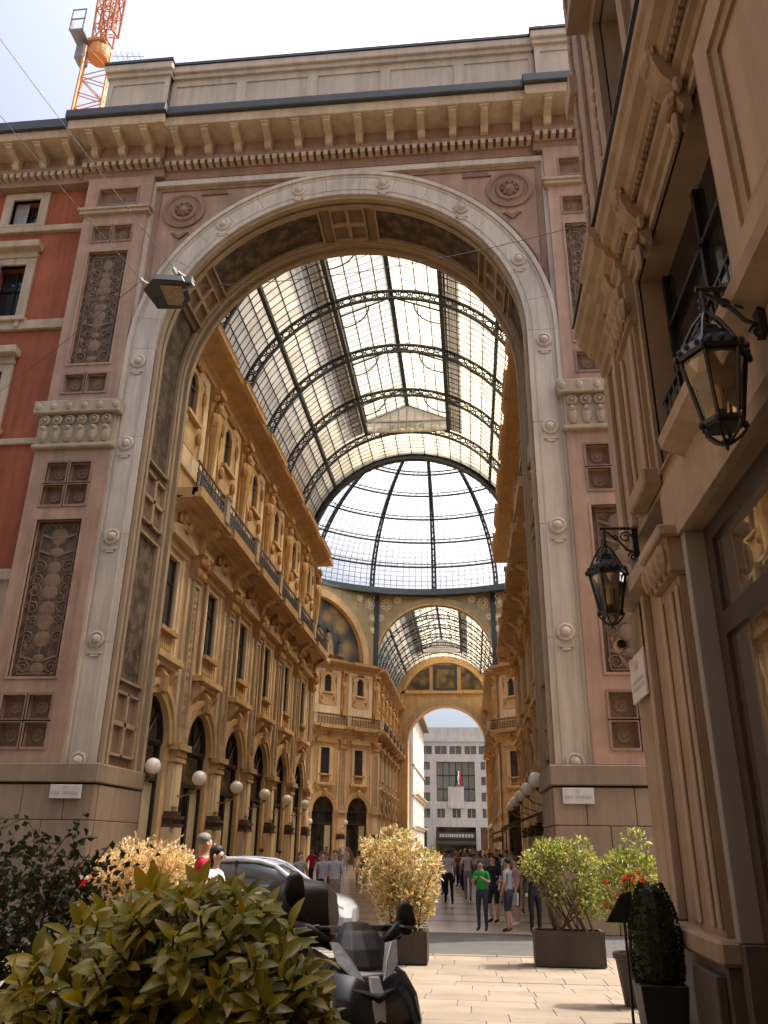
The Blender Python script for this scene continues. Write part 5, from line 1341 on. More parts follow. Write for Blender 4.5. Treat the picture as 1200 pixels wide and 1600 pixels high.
def planter_bush(label, group, x, y, bx0, bx1, by0, by1, h, lobes, n, L, mt, seed, stems, name='planter_bush', mt2=None, n2=0, sprays=0):
    z0 = gz(y); q = random.Random(seed)
    t = thing(name, label, 'plant', (x, y, z0), group)
    MB().plate((bx0, bx1), (by0, by1), [(bx0+.05, bx1-.05, by0+.05, by1-.05)], z0+h, z0+.02, lambda u, v, d: (u, v, d)).build('planter', M['planter'], t, bevel=.008)
    MB().box(bx0+.04, bx1-.04, by0+.04, by1-.04, z0+.05, z0+h-.06).build('soil', M['soil'], t)
    m = MB()
    for k in range(stems):
        l = q.choice(lobes); a = Vector((q.uniform(bx0+.15, bx1-.15), q.uniform(by0+.12, by1-.12), z0+h-.06)); b = Vector((l[0]+q.uniform(-.5, .5)*l[3], l[1]+q.uniform(-.5, .5)*l[4], l[2]+q.uniform(-.3, .7)*l[5]))
        mid = a.lerp(b, .5)+Vector((q.uniform(-.08, .08), q.uniform(-.08, .08), .05)); m.tube([a, mid, b], [.018, .013, .006], 5)
    m.build('stems', M['bark'], t, kind='stuff')
    f_ = foliage(q, lobes, n, L, .42)
    for k in range(sprays):      # loose shoots that break the outline
        l = q.choice(lobes); v = rv(q).normalized(); v.z = abs(v.z)*.8
        c = Vector((l[0]+v.x*l[3], l[1]+v.y*l[4], l[2]+v.z*l[5])); d = (v+Vector((0, 0, .3))).normalized()
        for i in range(9):
            p = c+d*(i*.035)+Vector((0, 0, -.012*i*i*.12)); leaf_quads(f_, p, (d*.4+rv(q)).normalized(), rv(q).normalized(), L*q.uniform(.7, 1.2), L*.4)
    f_.build('foliage', M[mt], t, kind='stuff')
    if mt2:
        foliage(q, lobes, n2, L, .45).build('second_foliage', M[mt2], t, kind='stuff')
    return t
YP = 15.95
def clumps(seed, els, n, r0=.15, r1=.27):
    q = random.Random(seed); out = []
    for k in range(n):
        x, y, z, a, b, c = els[k % len(els)]; v = rv(q); v = v.normalized()*(.55+.5*q.random())
        r = q.uniform(r0, r1); out.append((x+v.x*(a-r*.6), y+v.y*(b-r*.6), z+v.z*(c-r*.6), r, r, r*q.uniform(.7, 1)))
    return out
planter_bush('large golden variegated shrub in a dark planter in the middle of the pavement', 'planters along the pavement', -1.2, YP, -1.6, -.82, 15.65, 16.3, .52,
             clumps(2, [(-1.42, YP, 1.72, .66, .6, .5), (-1.1, YP-.05, 1.5, .52, .55, .6), (-1.72, YP, 1.35, .46, .5, .6), (-.92, YP-.1, 1.05, .36, .45, .5), (-1.4, YP, .95, .5, .5, .4)], 54), 6200, .08, 'lf_gold', 21, 14, mt2='lf_green', n2=1900, sprays=50)
planter_bush('loose yellow-green shrub in a long dark box planter before the right pier', 'planters along the pavement', 1.62, YP+.1, 1.03, 2.22, 15.85, 16.4, .56,
             clumps(8, [(1.35, YP+.15, 1.7, .5, .4, .3), (1.75, YP+.15, 1.76, .5, .4, .34), (2.1, YP+.15, 1.35, .26, .35, .45), (1.1, YP+.1, 1.55, .3, .35, .3), (2.02, YP+.1, 1.0, .22, .3, .4), (1.6, YP+.12, 1.15, .45, .3, .5)], 44, .12, .22), 3700, .08, 'lf_green', 5, 16, mt2='lf_gold', n2=450, sprays=45)
planter_bush('pale golden bush in a dark planter at the left, below the left pier', 'planters along the pavement', -5.5, 14.2, -6.1, -4.9, 13.9, 14.5, .55,
             clumps(5, [(-5.9, 14.2, 1.5, .45, .45, .42), (-5.4, 14.2, 1.56, .6, .45, .38), (-5.0, 14.2, 1.42, .38, .4, .4), (-5.5, 14.2, 1.1, .75, .45, .4)], 40), 5200, .075, 'lf_gold', 33, 10, sprays=40)
# red flowering plant by the corner
t = thing('flower_pot', 'pot of red and green flowering plants beside the corner building', 'plant', (1.95, 11.6, gz(11.6)))
zf = gz(11.6); q = random.Random(17)
MB().lathe([(.2, zf+.01), (.27, zf+.5), (.3, zf+.52), (.3, zf+.58), (.25, zf+.58), (.24, zf+.5)], 16, (2.0, 11.6, 0)).build('pot', M['planter'], t)
foliage(q, [(2.0, 11.6, 1.45, .42, .35, .42), (2.1, 11.6, 1.85, .18, .2, .3), (1.85, 11.55, 1.3, .25, .25, .3)], 1500, .08, .45).build('foliage', M['lf_green'], t, kind='stuff')
m = MB()
for k in range(26):
    v = rv(q).normalized(); c = Vector((1.88+v.x*.28, 11.45+v.y*.15, 1.42+v.z*.3))
    for j in range(6): leaf_quads(m, c, rv(q).normalized(), rv(q).normalized(), .06, .05)
m.build('flowers', M['lf_flower'], t, kind='stuff')
m = MB()
for k in range(7): m.tube([(2.0+q.uniform(-.1, .1), 11.6, zf+.5), (2.0+q.uniform(-.3, .3), 11.6, 1.6)], .012, 4)
m.build('stems', M['bark'], t, kind='stuff')
# clipped topiary in a tall pot
t = thing('topiary', 'dark clipped column of hedge in a tall pot against the corner building', 'plant', (1.66, 8.6, gz(8.6)))
zt = gz(8.6)
MB().add([(1.5, 8.42, zt), (1.82, 8.42, zt), (1.82, 8.78, zt), (1.5, 8.78, zt), (1.45, 8.38, .78), (1.87, 8.38, .78), (1.87, 8.82, .78), (1.45, 8.82, .78)], [(0, 1, 2, 3), (4, 5, 6, 7), (0, 1, 5, 4), (1, 2, 6, 5), (2, 3, 7, 6), (3, 0, 4, 7)]).build('pot', M['blackpot'], t, bevel=.01)
m = MB(); m.lathe([(.14, .74), (.2, .85), (.205, 1.1), (.18, 1.35), (.12, 1.52), (.05, 1.58)], 12, (1.66, 8.6, 0)); m.build('core', M['lf_top'], t)
q = random.Random(3); m = MB()
for _ in range(2600):
    z = q.uniform(.74, 1.6); r = .215*(1-max(0, (z-1.15)/.5)**2*.75)*(.75+.25*min(1, (z-.7)/.15)); a = q.uniform(0, 2*PI)
    v = Vector((math.cos(a), math.sin(a), .2)); leaf_quads(m, Vector((1.66+r*v.x, 8.6+r*v.y, z)), (v+rv(q)).normalized(), rv(q).normalized(), .035, .02)
m.build('foliage', M['lf_top'], t, kind='stuff')
# menu stand
t = thing('menu_stand', 'black menu stand on a thin post beside the topiary', 'stand', (1.42, 8.75, gz(8.75)))
m = MB(); m.tube([(1.42, 8.75, gz(8.75)), (1.42, 8.75, 1.3)], .014, 6); m.build('post', M['irondark'], t)
MB().lathe([(.14, gz(8.75)), (.14, gz(8.75)+.02), (.02, gz(8.75)+.04)], 14, (1.42, 8.75, 0)).build('foot', M['irondark'], t)
MB().prism([(1.24, 1.25), (1.5, 1.25), (1.5, 1.52), (1.4, 1.5)], XZ, 8.68, 8.72).build('board', M['irondark'], t)

# big-leaved laurel in the foreground
t = thing('laurel_bush', 'big-leaved glossy laurel bush filling the lower left foreground', 'plant', (-1.25, 3.7, .4))
q = random.Random(42)
MB().plate((-2.1, -.6), (3.3, 4.1), [(-2.05, -.65, 3.35, 4.05)], .98, .4, lambda u, v, d: (u, v, d)).build('planter', M['planter'], t, bevel=.01)
MB().box(-2.06, -.64, 3.34, 4.06, .42, .93).build('soil', M['soil'], t)
def leaf_mesh(L, Wd, curl, name):
    mb = MB(); rs = []
    for i in range(8):
        u = i/7; w_ = Wd/2*math.sin(PI*min(1, u*.96+.02))**.8*(1-.25*u); zc = -curl*u*u*L
        rs.append([(u*L, -w_, zc+w_*.35), (u*L, 0, zc), (u*L, w_, zc+w_*.35)])
    mb.rings(rs, closed=False, cap=False); mb.tube([(-.02, 0, 0), (0, 0, 0), (L*.3, 0, -.002-curl*.09*L)], [.002, .002, .001], 4)
    return mb.mesh(name, M['lf_laurel'], smooth=True)
LM = [leaf_mesh(.14, .068, .35, 'leaf'), leaf_mesh(.12, .062, .55, 'leaf'), leaf_mesh(.15, .072, .2, 'leaf')]
stems = MB(); leaves = []
def top_z(x):
    pts = [(-2.1, 1.05), (-1.9, 1.26), (-1.6, 1.6), (-1.35, 1.74), (-1.0, 1.77), (-.82, 1.68), (-.66, 1.48), (-.55, 1.2)]
    for (a, za), (b, zb) in zip(pts[:-1], pts[1:]):
        if a <= x <= b: return za+(zb-za)*(x-a)/(b-a)
    return 1.1
for k in range(340):
    x = q.uniform(-1.88, -.58); y = q.uniform(3.2, 4.1); tz = top_z(x)
    z = tz-(q.uniform(-.03, .06) if k % 3 == 0 else q.uniform(.03, .62))-.05
    if k % 3 == 0: y = q.uniform(3.3, 3.9)
    else: y = 3.15+.5*q.random()**1.5
    d = Vector((q.uniform(-.6, .6)+(x+1.25)*.4, -.55+q.uniform(-.3, .3), .8)).normalized()
    p = Vector((x, y, z)); root = Vector((x*.7-.38, 3.7, .95))
    stems.tube([root, root.lerp(p, .55)+Vector((0, .06, .1)), p-d*.1, p], [.012, .009, .006, .003], 5)
    n = q.randint(7, 11)
    for i in range(n):
        a = i*2.4+q.uniform(-.3, .3); hgt = i/n
        s = d.orthogonal().normalized(); s2 = d.cross(s); out = s*math.cos(a)+s2*math.sin(a)
        ld = (out*(1.15-hgt*.65)+d*(.1+hgt*.9)+rv(q)*.25+Vector((0, 0, -.08))).normalized()
        pos = p-d*(.14*(1-hgt))
        zax = (d*.9-out*.5); yv = zax.cross(ld).normalized(); zv = ld.cross(yv)
        Mx = Matrix(((ld.x, yv.x, zv.x, pos.x), (ld.y, yv.y, zv.y, pos.y), (ld.z, yv.z, zv.z, pos.z), (0, 0, 0, 1)))
        leaves.append((pos.y-.35*pos.z, Mx @ Matrix.Scale(q.uniform(.45, .92), 4), q.randrange(3)))
leaves.sort(key=lambda l: l[0])
stems.build('branches', M['bark'], t, kind='stuff')
for _, Mx, k in leaves[:300]: inst(LM[k], 'leaf', t, Mx)
rest = MB()
for _, Mx, k in leaves[300:]:
    b = len(rest.v); me = LM[k]
    rest.add([Mx @ v.co for v in me.vertices], [tuple(p.vertices) for p in me.polygons])
o = rest.build('rear_leaves', M['lf_laurel'], t, kind='stuff', smooth=True)
# sparse dark shrub behind it at the left edge
t = thing('dark_shrub', 'sparse dark shrub with thin branches at the far left edge of the pavement', 'plant', (-2.6, 4.6, .4)); q = random.Random(6)
br = MB(); lv = MB()
for k in range(26):
    a = Vector((-2.65+q.uniform(-.25, .25), 4.6+q.uniform(-.2, .2), .5)); b = Vector((-2.55+q.uniform(-.65, .6), 4.6+q.uniform(-.4, .3), q.uniform(1.5, 2.2)-.25*abs(q.random())))
    mid = a.lerp(b, .55)+Vector((q.uniform(-.15, .15), q.uniform(-.1, .1), .1)); br.tube([a, mid, b], [.014, .008, .003], 5)
    for j in range(5):
        c = mid.lerp(b, q.random()); e = c+Vector((q.uniform(-.25, .3), q.uniform(-.2, .2), q.uniform(.0, .25))); br.tube([c, e], [.004, .002], 4)
        for i in range(9): leaf_quads(lv, c.lerp(e, .3+.7*q.random())+rv(q)*.03, rv(q).normalized(), rv(q).normalized(), q.uniform(.03, .055), .035)
for k in range(4200):
    c = Vector((-2.55+q.gauss(0, .33), 4.6+q.gauss(0, .2), q.uniform(.55, 1.95)-.2*abs(q.gauss(0, .6)))); leaf_quads(lv, c, rv(q).normalized(), rv(q).normalized(), q.uniform(.035, .06), .036)
br.build('branches', M['bark'], t, kind='stuff'); lv.build('foliage', M['lf_dark'], t, kind='stuff')
MB().box(-3.1, -2.2, 4.3, 4.9, .4, .62).build('planter', M['planter'], t, bevel=.01)

# ---------------------------------------------------------------- scooter
M['scblack'] = mat('black_scooter_plastic', (.010, .010, .011), .42, .2, 6, .02, 60, spec=.5, streak=0)
M['silver'] = mat('silver_trim_paint', (.50, .52, .54), .3, .05, 3, 0, metal=.35, spec=.6, streak=0)
M['scpaint'] = mat('gloss_blue_black_paint', (.012, .016, .02), .16, .1, 3, 0, spec=.6, streak=0)
M['chrome'] = mat('brushed_chrome', (.6, .62, .64), .22, .05, 4, 0, metal=1., streak=0)
M['headlamp'] = mat('headlamp_lens', (.42, .43, .44), .12, .25, 14, .2, 40, spec=.8, streak=0)
M['rubber'] = mat('tyre_rubber', (.018, .018, .018), .85, .1, 8, .1, 60, streak=0)
M['screen'] = roofglass('scuffed_windscreen', (.84, .78, .70), .78, .05)
def loft(secs, n=14, p=2.6):      # secs: (centre, half u, half v, u axis, v axis)
    mb = MB(); rs = []
    for c, hu, hv, u, v in secs:
        c, u, v = Vector(c), Vector(u), Vector(v); ring = []
        for i in range(n):
            a = 2*PI*i/n; ca, sa = math.cos(a), math.sin(a)
            ring.append(c+u*hu*math.copysign(abs(ca)**(2/p), ca)+v*hv*math.copysign(abs(sa)**(2/p), sa))
        rs.append(ring)
    return mb.rings(rs)
fw = Vector((.45, -.89, 0)).normalized()
sco = thing('scooter', 'black scooter with chrome nose strip, windscreen and top case parked in the foreground', 'scooter', (-.72, 6.0, .4))
TS = Matrix(((fw.x, -fw.y, 0, -.80), (fw.y, fw.x, 0, 5.35), (0, 0, 1, .33), (0, 0, 0, 1)))
Yh, Zh, Xh = (0, 1, 0), (0, 0, 1), (1, 0, 0)
def sp(name, mb, m, parent=sco, **kw): return mb.build(name, M[m], parent, world=TS, **kw)
def wheel(cx, r):
    w_ = MB(); w_.lathe([(r-.1, -.05), (r-.02, -.055), (r, 0), (r-.02, .055), (r-.1, .05)], 28, (cx, 0, r), 'y', cap=False); w_ = sp('wheel', w_, 'rubber', smooth=True)
    h = MB(); h.lathe([(r-.1, -.045), (r-.12, 0), (r-.1, .045)], 24, (cx, 0, r), 'y', cap=False); h.lathe([(.05, -.06), (.06, 0), (.05, .06)], 12, (cx, 0, r), 'y')
    for k in range(5): a = k*2*PI/5; h.tube([(cx, 0, r), (cx+(r-.11)*math.cos(a), 0, r+(r-.11)*math.sin(a))], .018, 5)
    sp('rim', h, 'grey', w_)
wheel(.72, .27); wheel(-.68, .26)
sp('front_fender', loft([((.42, 0, .36), .05, .02, Yh, Zh), ((.55, 0, .5), .085, .04, Yh, Zh), ((.74, 0, .57), .09, .04, Yh, Zh), ((.93, 0, .5), .085, .035, Yh, Zh), ((1.02, 0, .38), .06, .02, Yh, Zh)]), 'scpaint', smooth=True)
m = MB()
for s in (-1, 1): m.tube([(.72, s*.09, .27), (.6, s*.07, .6)], .022, 8)
sp('fork', m, 'grey')
ap = sp('front_apron', loft([((.40, 0, .34), .15, .06, Yh, Xh), ((.45, 0, .45), .24, .13, Yh, Xh), ((.50, 0, .58), .275, .18, Yh, Xh), ((.52, 0, .72), .285, .19, Yh, Xh), ((.49, 0, .84), .27, .17, Yh, Xh), ((.44, 0, .93), .23, .13, Yh, Xh), ((.38, 0, .98), .16, .07, Yh, Xh)], 20, 2.5), 'scpaint', smooth=True)
m = MB(); m.rings([[(.60, -w_, .47), (.61, w_, .47)] if 0 else [(x, -w_, z), (x, w_, z), (x-.03, w_, z), (x-.03, -w_, z)] for x, z, w_ in ((.625, .42, .02), (.688, .56, .026), (.712, .70, .032), (.672, .84, .036), (.60, .93, .03))]); sp('nose_strip', m, 'silver', ap, bevel=.006)
for s in (-1, 1):
    m = MB(); m.tube([(.5, s*.262, .42), (.60, s*.25, .56), (.64, s*.235, .7), (.60, s*.23, .82), (.5, s*.2, .93)], [.004, .010, .011, .010, .004], 6); sp('apron_trim', m, 'silver', ap)
    h = MB(); h.rings([[(.60, s*.05, .905), (.555, s*.12, .93), (.50, s*.175, .98), (.42, s*.2, 1.08), (.44, s*.155, 1.075), (.52, s*.1, 1.0)], [(.55, s*.05, .90), (.50, s*.11, .92), (.45, s*.15, .97), (.38, s*.17, 1.07), (.40, s*.13, 1.065), (.47, s*.09, .99)]])
    sp('headlight', h, 'headlamp', sco, bevel=.004)
sp('headlight_cowl', loft([((.44, 0, .90), .13, .11, Yh, Xh), ((.43, 0, .96), .165, .10, Yh, Xh), ((.38, 0, 1.04), .16, .085, Yh, Xh), ((.32, 0, 1.11), .12, .065, Yh, Xh), ((.27, 0, 1.16), .07, .04, Yh, Xh)], 12, 2.0), 'scblack', bevel=.006)
bk_ = MB(); bk_.rings([[(.38, -.25, .93), (.60, -.15, .885), (.70, 0, .85), (.60, .15, .885), (.38, .25, .93), (.40, 0, .97)], [(.36, -.26, .90), (.59, -.155, .855), (.69, 0, .815), (.59, .155, .855), (.36, .26, .90), (.38, 0, .93)]]); sp('apron_beak', bk_, 'scblack', bevel=.008)
hb = MB(); hb.tube([(.12, -.36, 1.13), (.2, -.22, 1.12), (.22, 0, 1.12), (.2, .22, 1.12), (.12, .36, 1.13)], .018, 8); hb = sp('handlebar', hb, 'scblack')
for s in (-1, 1):
    m = MB(); m.tube([(.16, s*.27, 1.125), (.1, s*.39, 1.13)], .024, 8); sp('grip', m, 'rubber', hb)
    sp('brake_lever', MB().tube([(.22, s*.2, 1.14), (.26, s*.3, 1.13), (.2, s*.38, 1.12)], .008, 5), 'grey', hb)
    dz_ = 0 if s < 0 else -.16
    mr = sp('mirror_stalk', MB().tube([(.2, s*.22, 1.13), (.2, s*.30, 1.22+dz_), (.2, s*.33, 1.28+dz_)], .009, 6), 'scblack')
    sp('mirror', loft([((.18, s*.33, 1.24+dz_), .05, .012, Yh, Xh), ((.19, s*.345, 1.31+dz_), .065, .025, Yh, Xh), ((.18, s*.345, 1.39+dz_), .05, .018, Yh, Xh), ((.17, s*.34, 1.42+dz_), .02, .008, Yh, Xh)]), 'scblack', mr, smooth=True)
    sp('side_flare', loft([((.30, s*.15, 1.05), .03, .03, Xh, Zh), ((.24, s*.26, 1.11), .035, .045, Xh, Zh), ((.16, s*.36, 1.13), .03, .04, Xh, Zh)], 10, 2.2), 'scblack', smooth=True)
ws = MB(); rs = []
for i in range(8):
    v = i/7; z = 1.1+.46*v; x = .38-.32*v; hw_ = .155*(1-.55*v**1.6)
    rs.append([(x-.22*(u*u)*.35, u*hw_, z-.04*u*u*v) for u in [j/6-1 for j in range(13)]])
ws.rings(rs, closed=False, cap=False); sp('windscreen', ws, 'screen', smooth=True)
sp('floorboard', loft([((.34, 0, .34), .16, .05, Yh, Zh), ((.1, 0, .32), .17, .05, Yh, Zh), ((-.15, 0, .36), .16, .07, Yh, Zh)]), 'scblack', smooth=True)
sp('leg_shield_inner', loft([((.36, 0, .36), .2, .03, Yh, Xh), ((.32, 0, .7), .25, .05, Yh, Xh), ((.28, 0, .98), .2, .05, Yh, Xh)]), 'scblack', smooth=True)
sp('rear_body', loft([((-.1, 0, .52), .12, .14, Yh, Zh), ((-.3, 0, .58), .17, .16, Yh, Zh), ((-.6, 0, .66), .19, .16, Yh, Zh), ((-.9, 0, .74), .13, .09, Yh, Zh), ((-1.02, 0, .78), .05, .04, Yh, Zh)]), 'scpaint', smooth=True)
sp('seat', loft([((-.05, 0, .74), .1, .04, Yh, Zh), ((-.25, 0, .78), .16, .06, Yh, Zh), ((-.5, 0, .83), .17, .06, Yh, Zh), ((-.8, 0, .87), .13, .05, Yh, Zh)]), 'scblack', smooth=True)
sp('top_case', loft([((-.95, 0, .93), .22, .2, Yh, Xh), ((-.95, 0, .98), .26, .24, Yh, Xh), ((-.95, 0, 1.1), .275, .25, Yh, Xh), ((-.95, 0, 1.24), .255, .23, Yh, Xh), ((-.94, 0, 1.32), .18, .16, Yh, Xh), ((-.94, 0, 1.34), .06, .05, Yh, Xh)], 20, 3.2), 'scblack', smooth=True)
sp('exhaust', loft([((-.3, -.18, .28), .04, .04, Yh, Zh), ((-.5, -.2, .3), .06, .07, Yh, Zh), ((-.9, -.2, .38), .06, .07, Yh, Zh), ((-.98, -.2, .4), .03, .03, Yh, Zh)]), 'grey', smooth=True)
sp('side_stand', MB().tube([(-.05, .12, .28), (-.1, .2, 0)], .014, 6), 'grey')

# ---------------------------------------------------------------- parked car
M['carpaint'] = mat('silver_blue_car_paint', (.52, .58, .66), .25, .04, 2, 0, spec=.6, metal=.15, streak=0)
M['carglass'] = glassy('car_glass', (.06, .075, .085), .04, .8)
car = thing('parked_car', 'silver-blue compact car parked across the front of the gallery', 'car', (-4.6, 18.9, 0))
TC = Matrix.Translation((-4.6, 18.9, 0))
def cpart(name, mb, m, parent=car, **kw): return mb.build(name, M[m], parent, world=TC, **kw)
def shell(stations, m, name, **kw):
    mb = MB(); rs = []
    for x, w0, z0, w1, z1, w2, z2 in stations:
        half = [(w0*.9, z0), (w0, z0+.08), (w1, z1), (w2, z2-.02), (w2*.8, z2)]
        rs.append([(x, y, z) for y, z in half]+[(x, -y, z) for y, z in reversed(half)])
    mb.rings(rs); return cpart(name, mb, m, smooth=False, **kw)
bd = shell([(-2.08, .62, .45, .66, .7, .6, .92), (-1.95, .78, .3, .82, .62, .74, 1.0), (-1.5, .84, .22, .88, .6, .8, 1.04), (-.6, .86, .2, .89, .6, .84, 1.02), (.5, .86, .2, .89, .6, .84, 1.0), (1.0, .85, .22, .88, .6, .82, .98), (1.6, .82, .25, .85, .58, .74, .9), (1.95, .74, .3, .78, .52, .62, .8), (2.1, .58, .38, .62, .5, .5, .66)], 'carpaint', 'body', bevel=.02, segs=2)
cpart('windows', loft([((-1.86, 0, 1.05), .66, .08, Yh, Zh), ((-1.6, 0, 1.24), .70, .26, Yh, Zh), ((-.9, 0, 1.27), .74, .32, Yh, Zh), ((0, 0, 1.27), .74, .33, Yh, Zh), ((.45, 0, 1.2), .72, .28, Yh, Zh), ((1.05, 0, 1.03), .68, .1, Yh, Zh)], 20, 4), 'carglass', smooth=True)
m = MB(); rs = []
for x, z, w_ in ((-1.78, 1.32, .58), (-1.5, 1.51, .62), (-1.0, 1.59, .66), (-.3, 1.61, .66), (.15, 1.575, .64), (.45, 1.48, .62)):
    rs.append([(x, w_*u, z-.05*u*u*u*u) for u in (-1, -.85, -.5, 0, .5, .85, 1)]+[(x, w_*u, z-.06-.05*u**4) for u in (1, .85, .5, 0, -.5, -.85, -1)])
m.rings(rs); cpart('roof', m, 'carpaint', smooth=True)
for s in (-1, 1):
    cpart('roof_pillar', MB().tube([(.4, s*.62, 1.48), (.75, s*.68, 1.26), (1.15, s*.74, 1.0)], [.05, .045, .05], 8), 'carpaint', smooth=True)
    cpart('roof_rail', MB().tube([(-1.8, s*.60, 1.3), (-1.5, s*.645, 1.49), (-1.0, s*.68, 1.57), (-.3, s*.685, 1.585), (.15, s*.665, 1.55), (.42, s*.63, 1.47)], .045, 8), 'carpaint', smooth=True)
    cpart('door_pillar', MB().tube([(-.35, s*.73, 1.02), (-.38, s*.69, 1.55)], .035, 6), 'scblack')
    cpart('side_mirror', loft([((.62, s*.86, 1.06), .03, .06, Yh, Zh), ((.68, s*.95, 1.08), .08, .08, Yh, Zh), ((.76, s*.96, 1.08), .05, .05, Yh, Zh)]), 'carpaint', smooth=True)
    cpart('headlight', loft([((1.72, s*.6, .74), .16, .07, Yh, Zh), ((1.93, s*.56, .68), .14, .07, Yh, Zh), ((2.03, s*.5, .64), .06, .04, Yh, Zh)]), 'headlamp', smooth=True)
    cpart('door_handle', MB().box(-.75, -.55, s*.885-.015, s*.885+.015, .84, .88), 'carpaint', bevel=.006)
    for x in (-1.35, 1.35):
        w_ = cpart('wheel', MB().lathe([(.2, -.1), (.3, -.1), (.32, 0), (.3, .1), (.2, .1)], 24, (x, s*.78, .32), 'y'), 'rubber', smooth=True)
        h = MB(); h.lathe([(.2, -.09), (.05, -.11), (.02, .11), (.2, .09)], 16, (x, s*.78, .32), 'y'); cpart('rim', h, 'grey', w_)

# ---------------------------------------------------------------- people
M['eye'] = mat('dark_eye', (.02, .015, .012), .3, .1, 5, 0, streak=0)
def cloth(name, c, r=.85): 
    if name not in M: M[name] = mat(name, c, r, .1, 5, .15, 50, streak=.04, bdist=.01)
    return M[name]
SK = [cloth('tan_skin', (.42, .24, .16), .55), cloth('fair_skin', (.52, .33, .24), .55), cloth('brown_skin', (.26, .15, .10), .55)]
HA = {'black': cloth('black_hair', (.018, .013, .01), .6), 'brown': cloth('brown_hair', (.07, .04, .022), .6), 'grey': cloth('grey_hair', (.15, .14, .13), .6), 'blond': cloth('blond_hair', (.30, .2, .1), .6)}
SHOE = cloth('dark_shoes', (.03, .027, .025), .6); SHOEW = cloth('white_shoes', (.6, .6, .58), .6)
def skeleton(pose):
    J = {'pel': (0, 0, .96, .125, .1), 'sp': (0, 0, 1.12, .12, .09), 'ch': (0, .01, 1.32, .15, .105), 'nb': (0, 0, 1.475, .065, .06), 'nk': (0, .01, 1.53, .05, .052), 'hd': (0, .02, 1.62, .075, .092), 'tp': (0, .015, 1.70, .062, .075)}
    for s, k in ((-1, 'l'), (1, 'r')):
        J.update({'sh'+k: (s*.17, 0, 1.425, .06, .06), 'el'+k: (s*.24, -.02, 1.16, .043, .043), 'wr'+k: (s*.25, .07, .93, .029, .034), 'ha'+k: (s*.245, .1, .84, .022, .038),
                  'hp'+k: (s*.09, 0, .88, .092, .095), 'kn'+k: (s*.1, .02, .5, .06, .062), 'an'+k: (s*.1, -.02, .1, .042, .045), 'to'+k: (s*.115, .15, .045, .042, .032)})
    if pose == 'walk':
        J.update({'knl': (-.1, .17, .52, .06, .062), 'anl': (-.1, .2, .12, .042, .045), 'tol': (-.11, .37, .07, .04, .03), 'knr': (.1, -.02, .5, .06, .062), 'anr': (.1, -.3, .16, .042, .045), 'tor': (.11, -.18, .05, .04, .03),
                  'ell': (-.24, -.12, 1.18, .043, .043), 'wrl': (-.25, -.1, .95, .029, .034), 'hal': (-.25, -.06, .87, .022, .036), 'elr': (.24, .06, 1.17, .043, .043), 'wrr': (.24, .22, .98, .029, .034), 'har': (.23, .3, .93, .022, .036)})
    if pose == 'phone':
        J.update({'ell': (-.23, .06, 1.18, .043, .043), 'wrl': (-.1, .25, 1.28, .03, .032), 'hal': (-.05, .3, 1.33, .024, .034), 'elr': (.23, .06, 1.18, .043, .043), 'wrr': (.1, .25, 1.28, .03, .032), 'har': (.05, .3, 1.33, .024, .034), 'hd': (0, .045, 1.61, .075, .092), 'tp': (0, .06, 1.69, .062, .075)})
    if pose == 'bend':
        J.update({'elr': (.26, .1, 1.22, .043, .043), 'wrr': (.16, .28, 1.18, .03, .032), 'har': (.1, .34, 1.2, .024, .034), 'knr': (.12, .08, .5, .06, .062)})
    return J
EDG = [('pel', 'sp'), ('sp', 'ch'), ('ch', 'nb'), ('nb', 'nk'), ('nk', 'hd'), ('hd', 'tp')]
for k in 'lr': EDG += [('ch', 'sh'+k), ('sh'+k, 'el'+k), ('el'+k, 'wr'+k), ('wr'+k, 'ha'+k), ('pel', 'hp'+k), ('hp'+k, 'kn'+k), ('kn'+k, 'an'+k), ('an'+k, 'to'+k)]
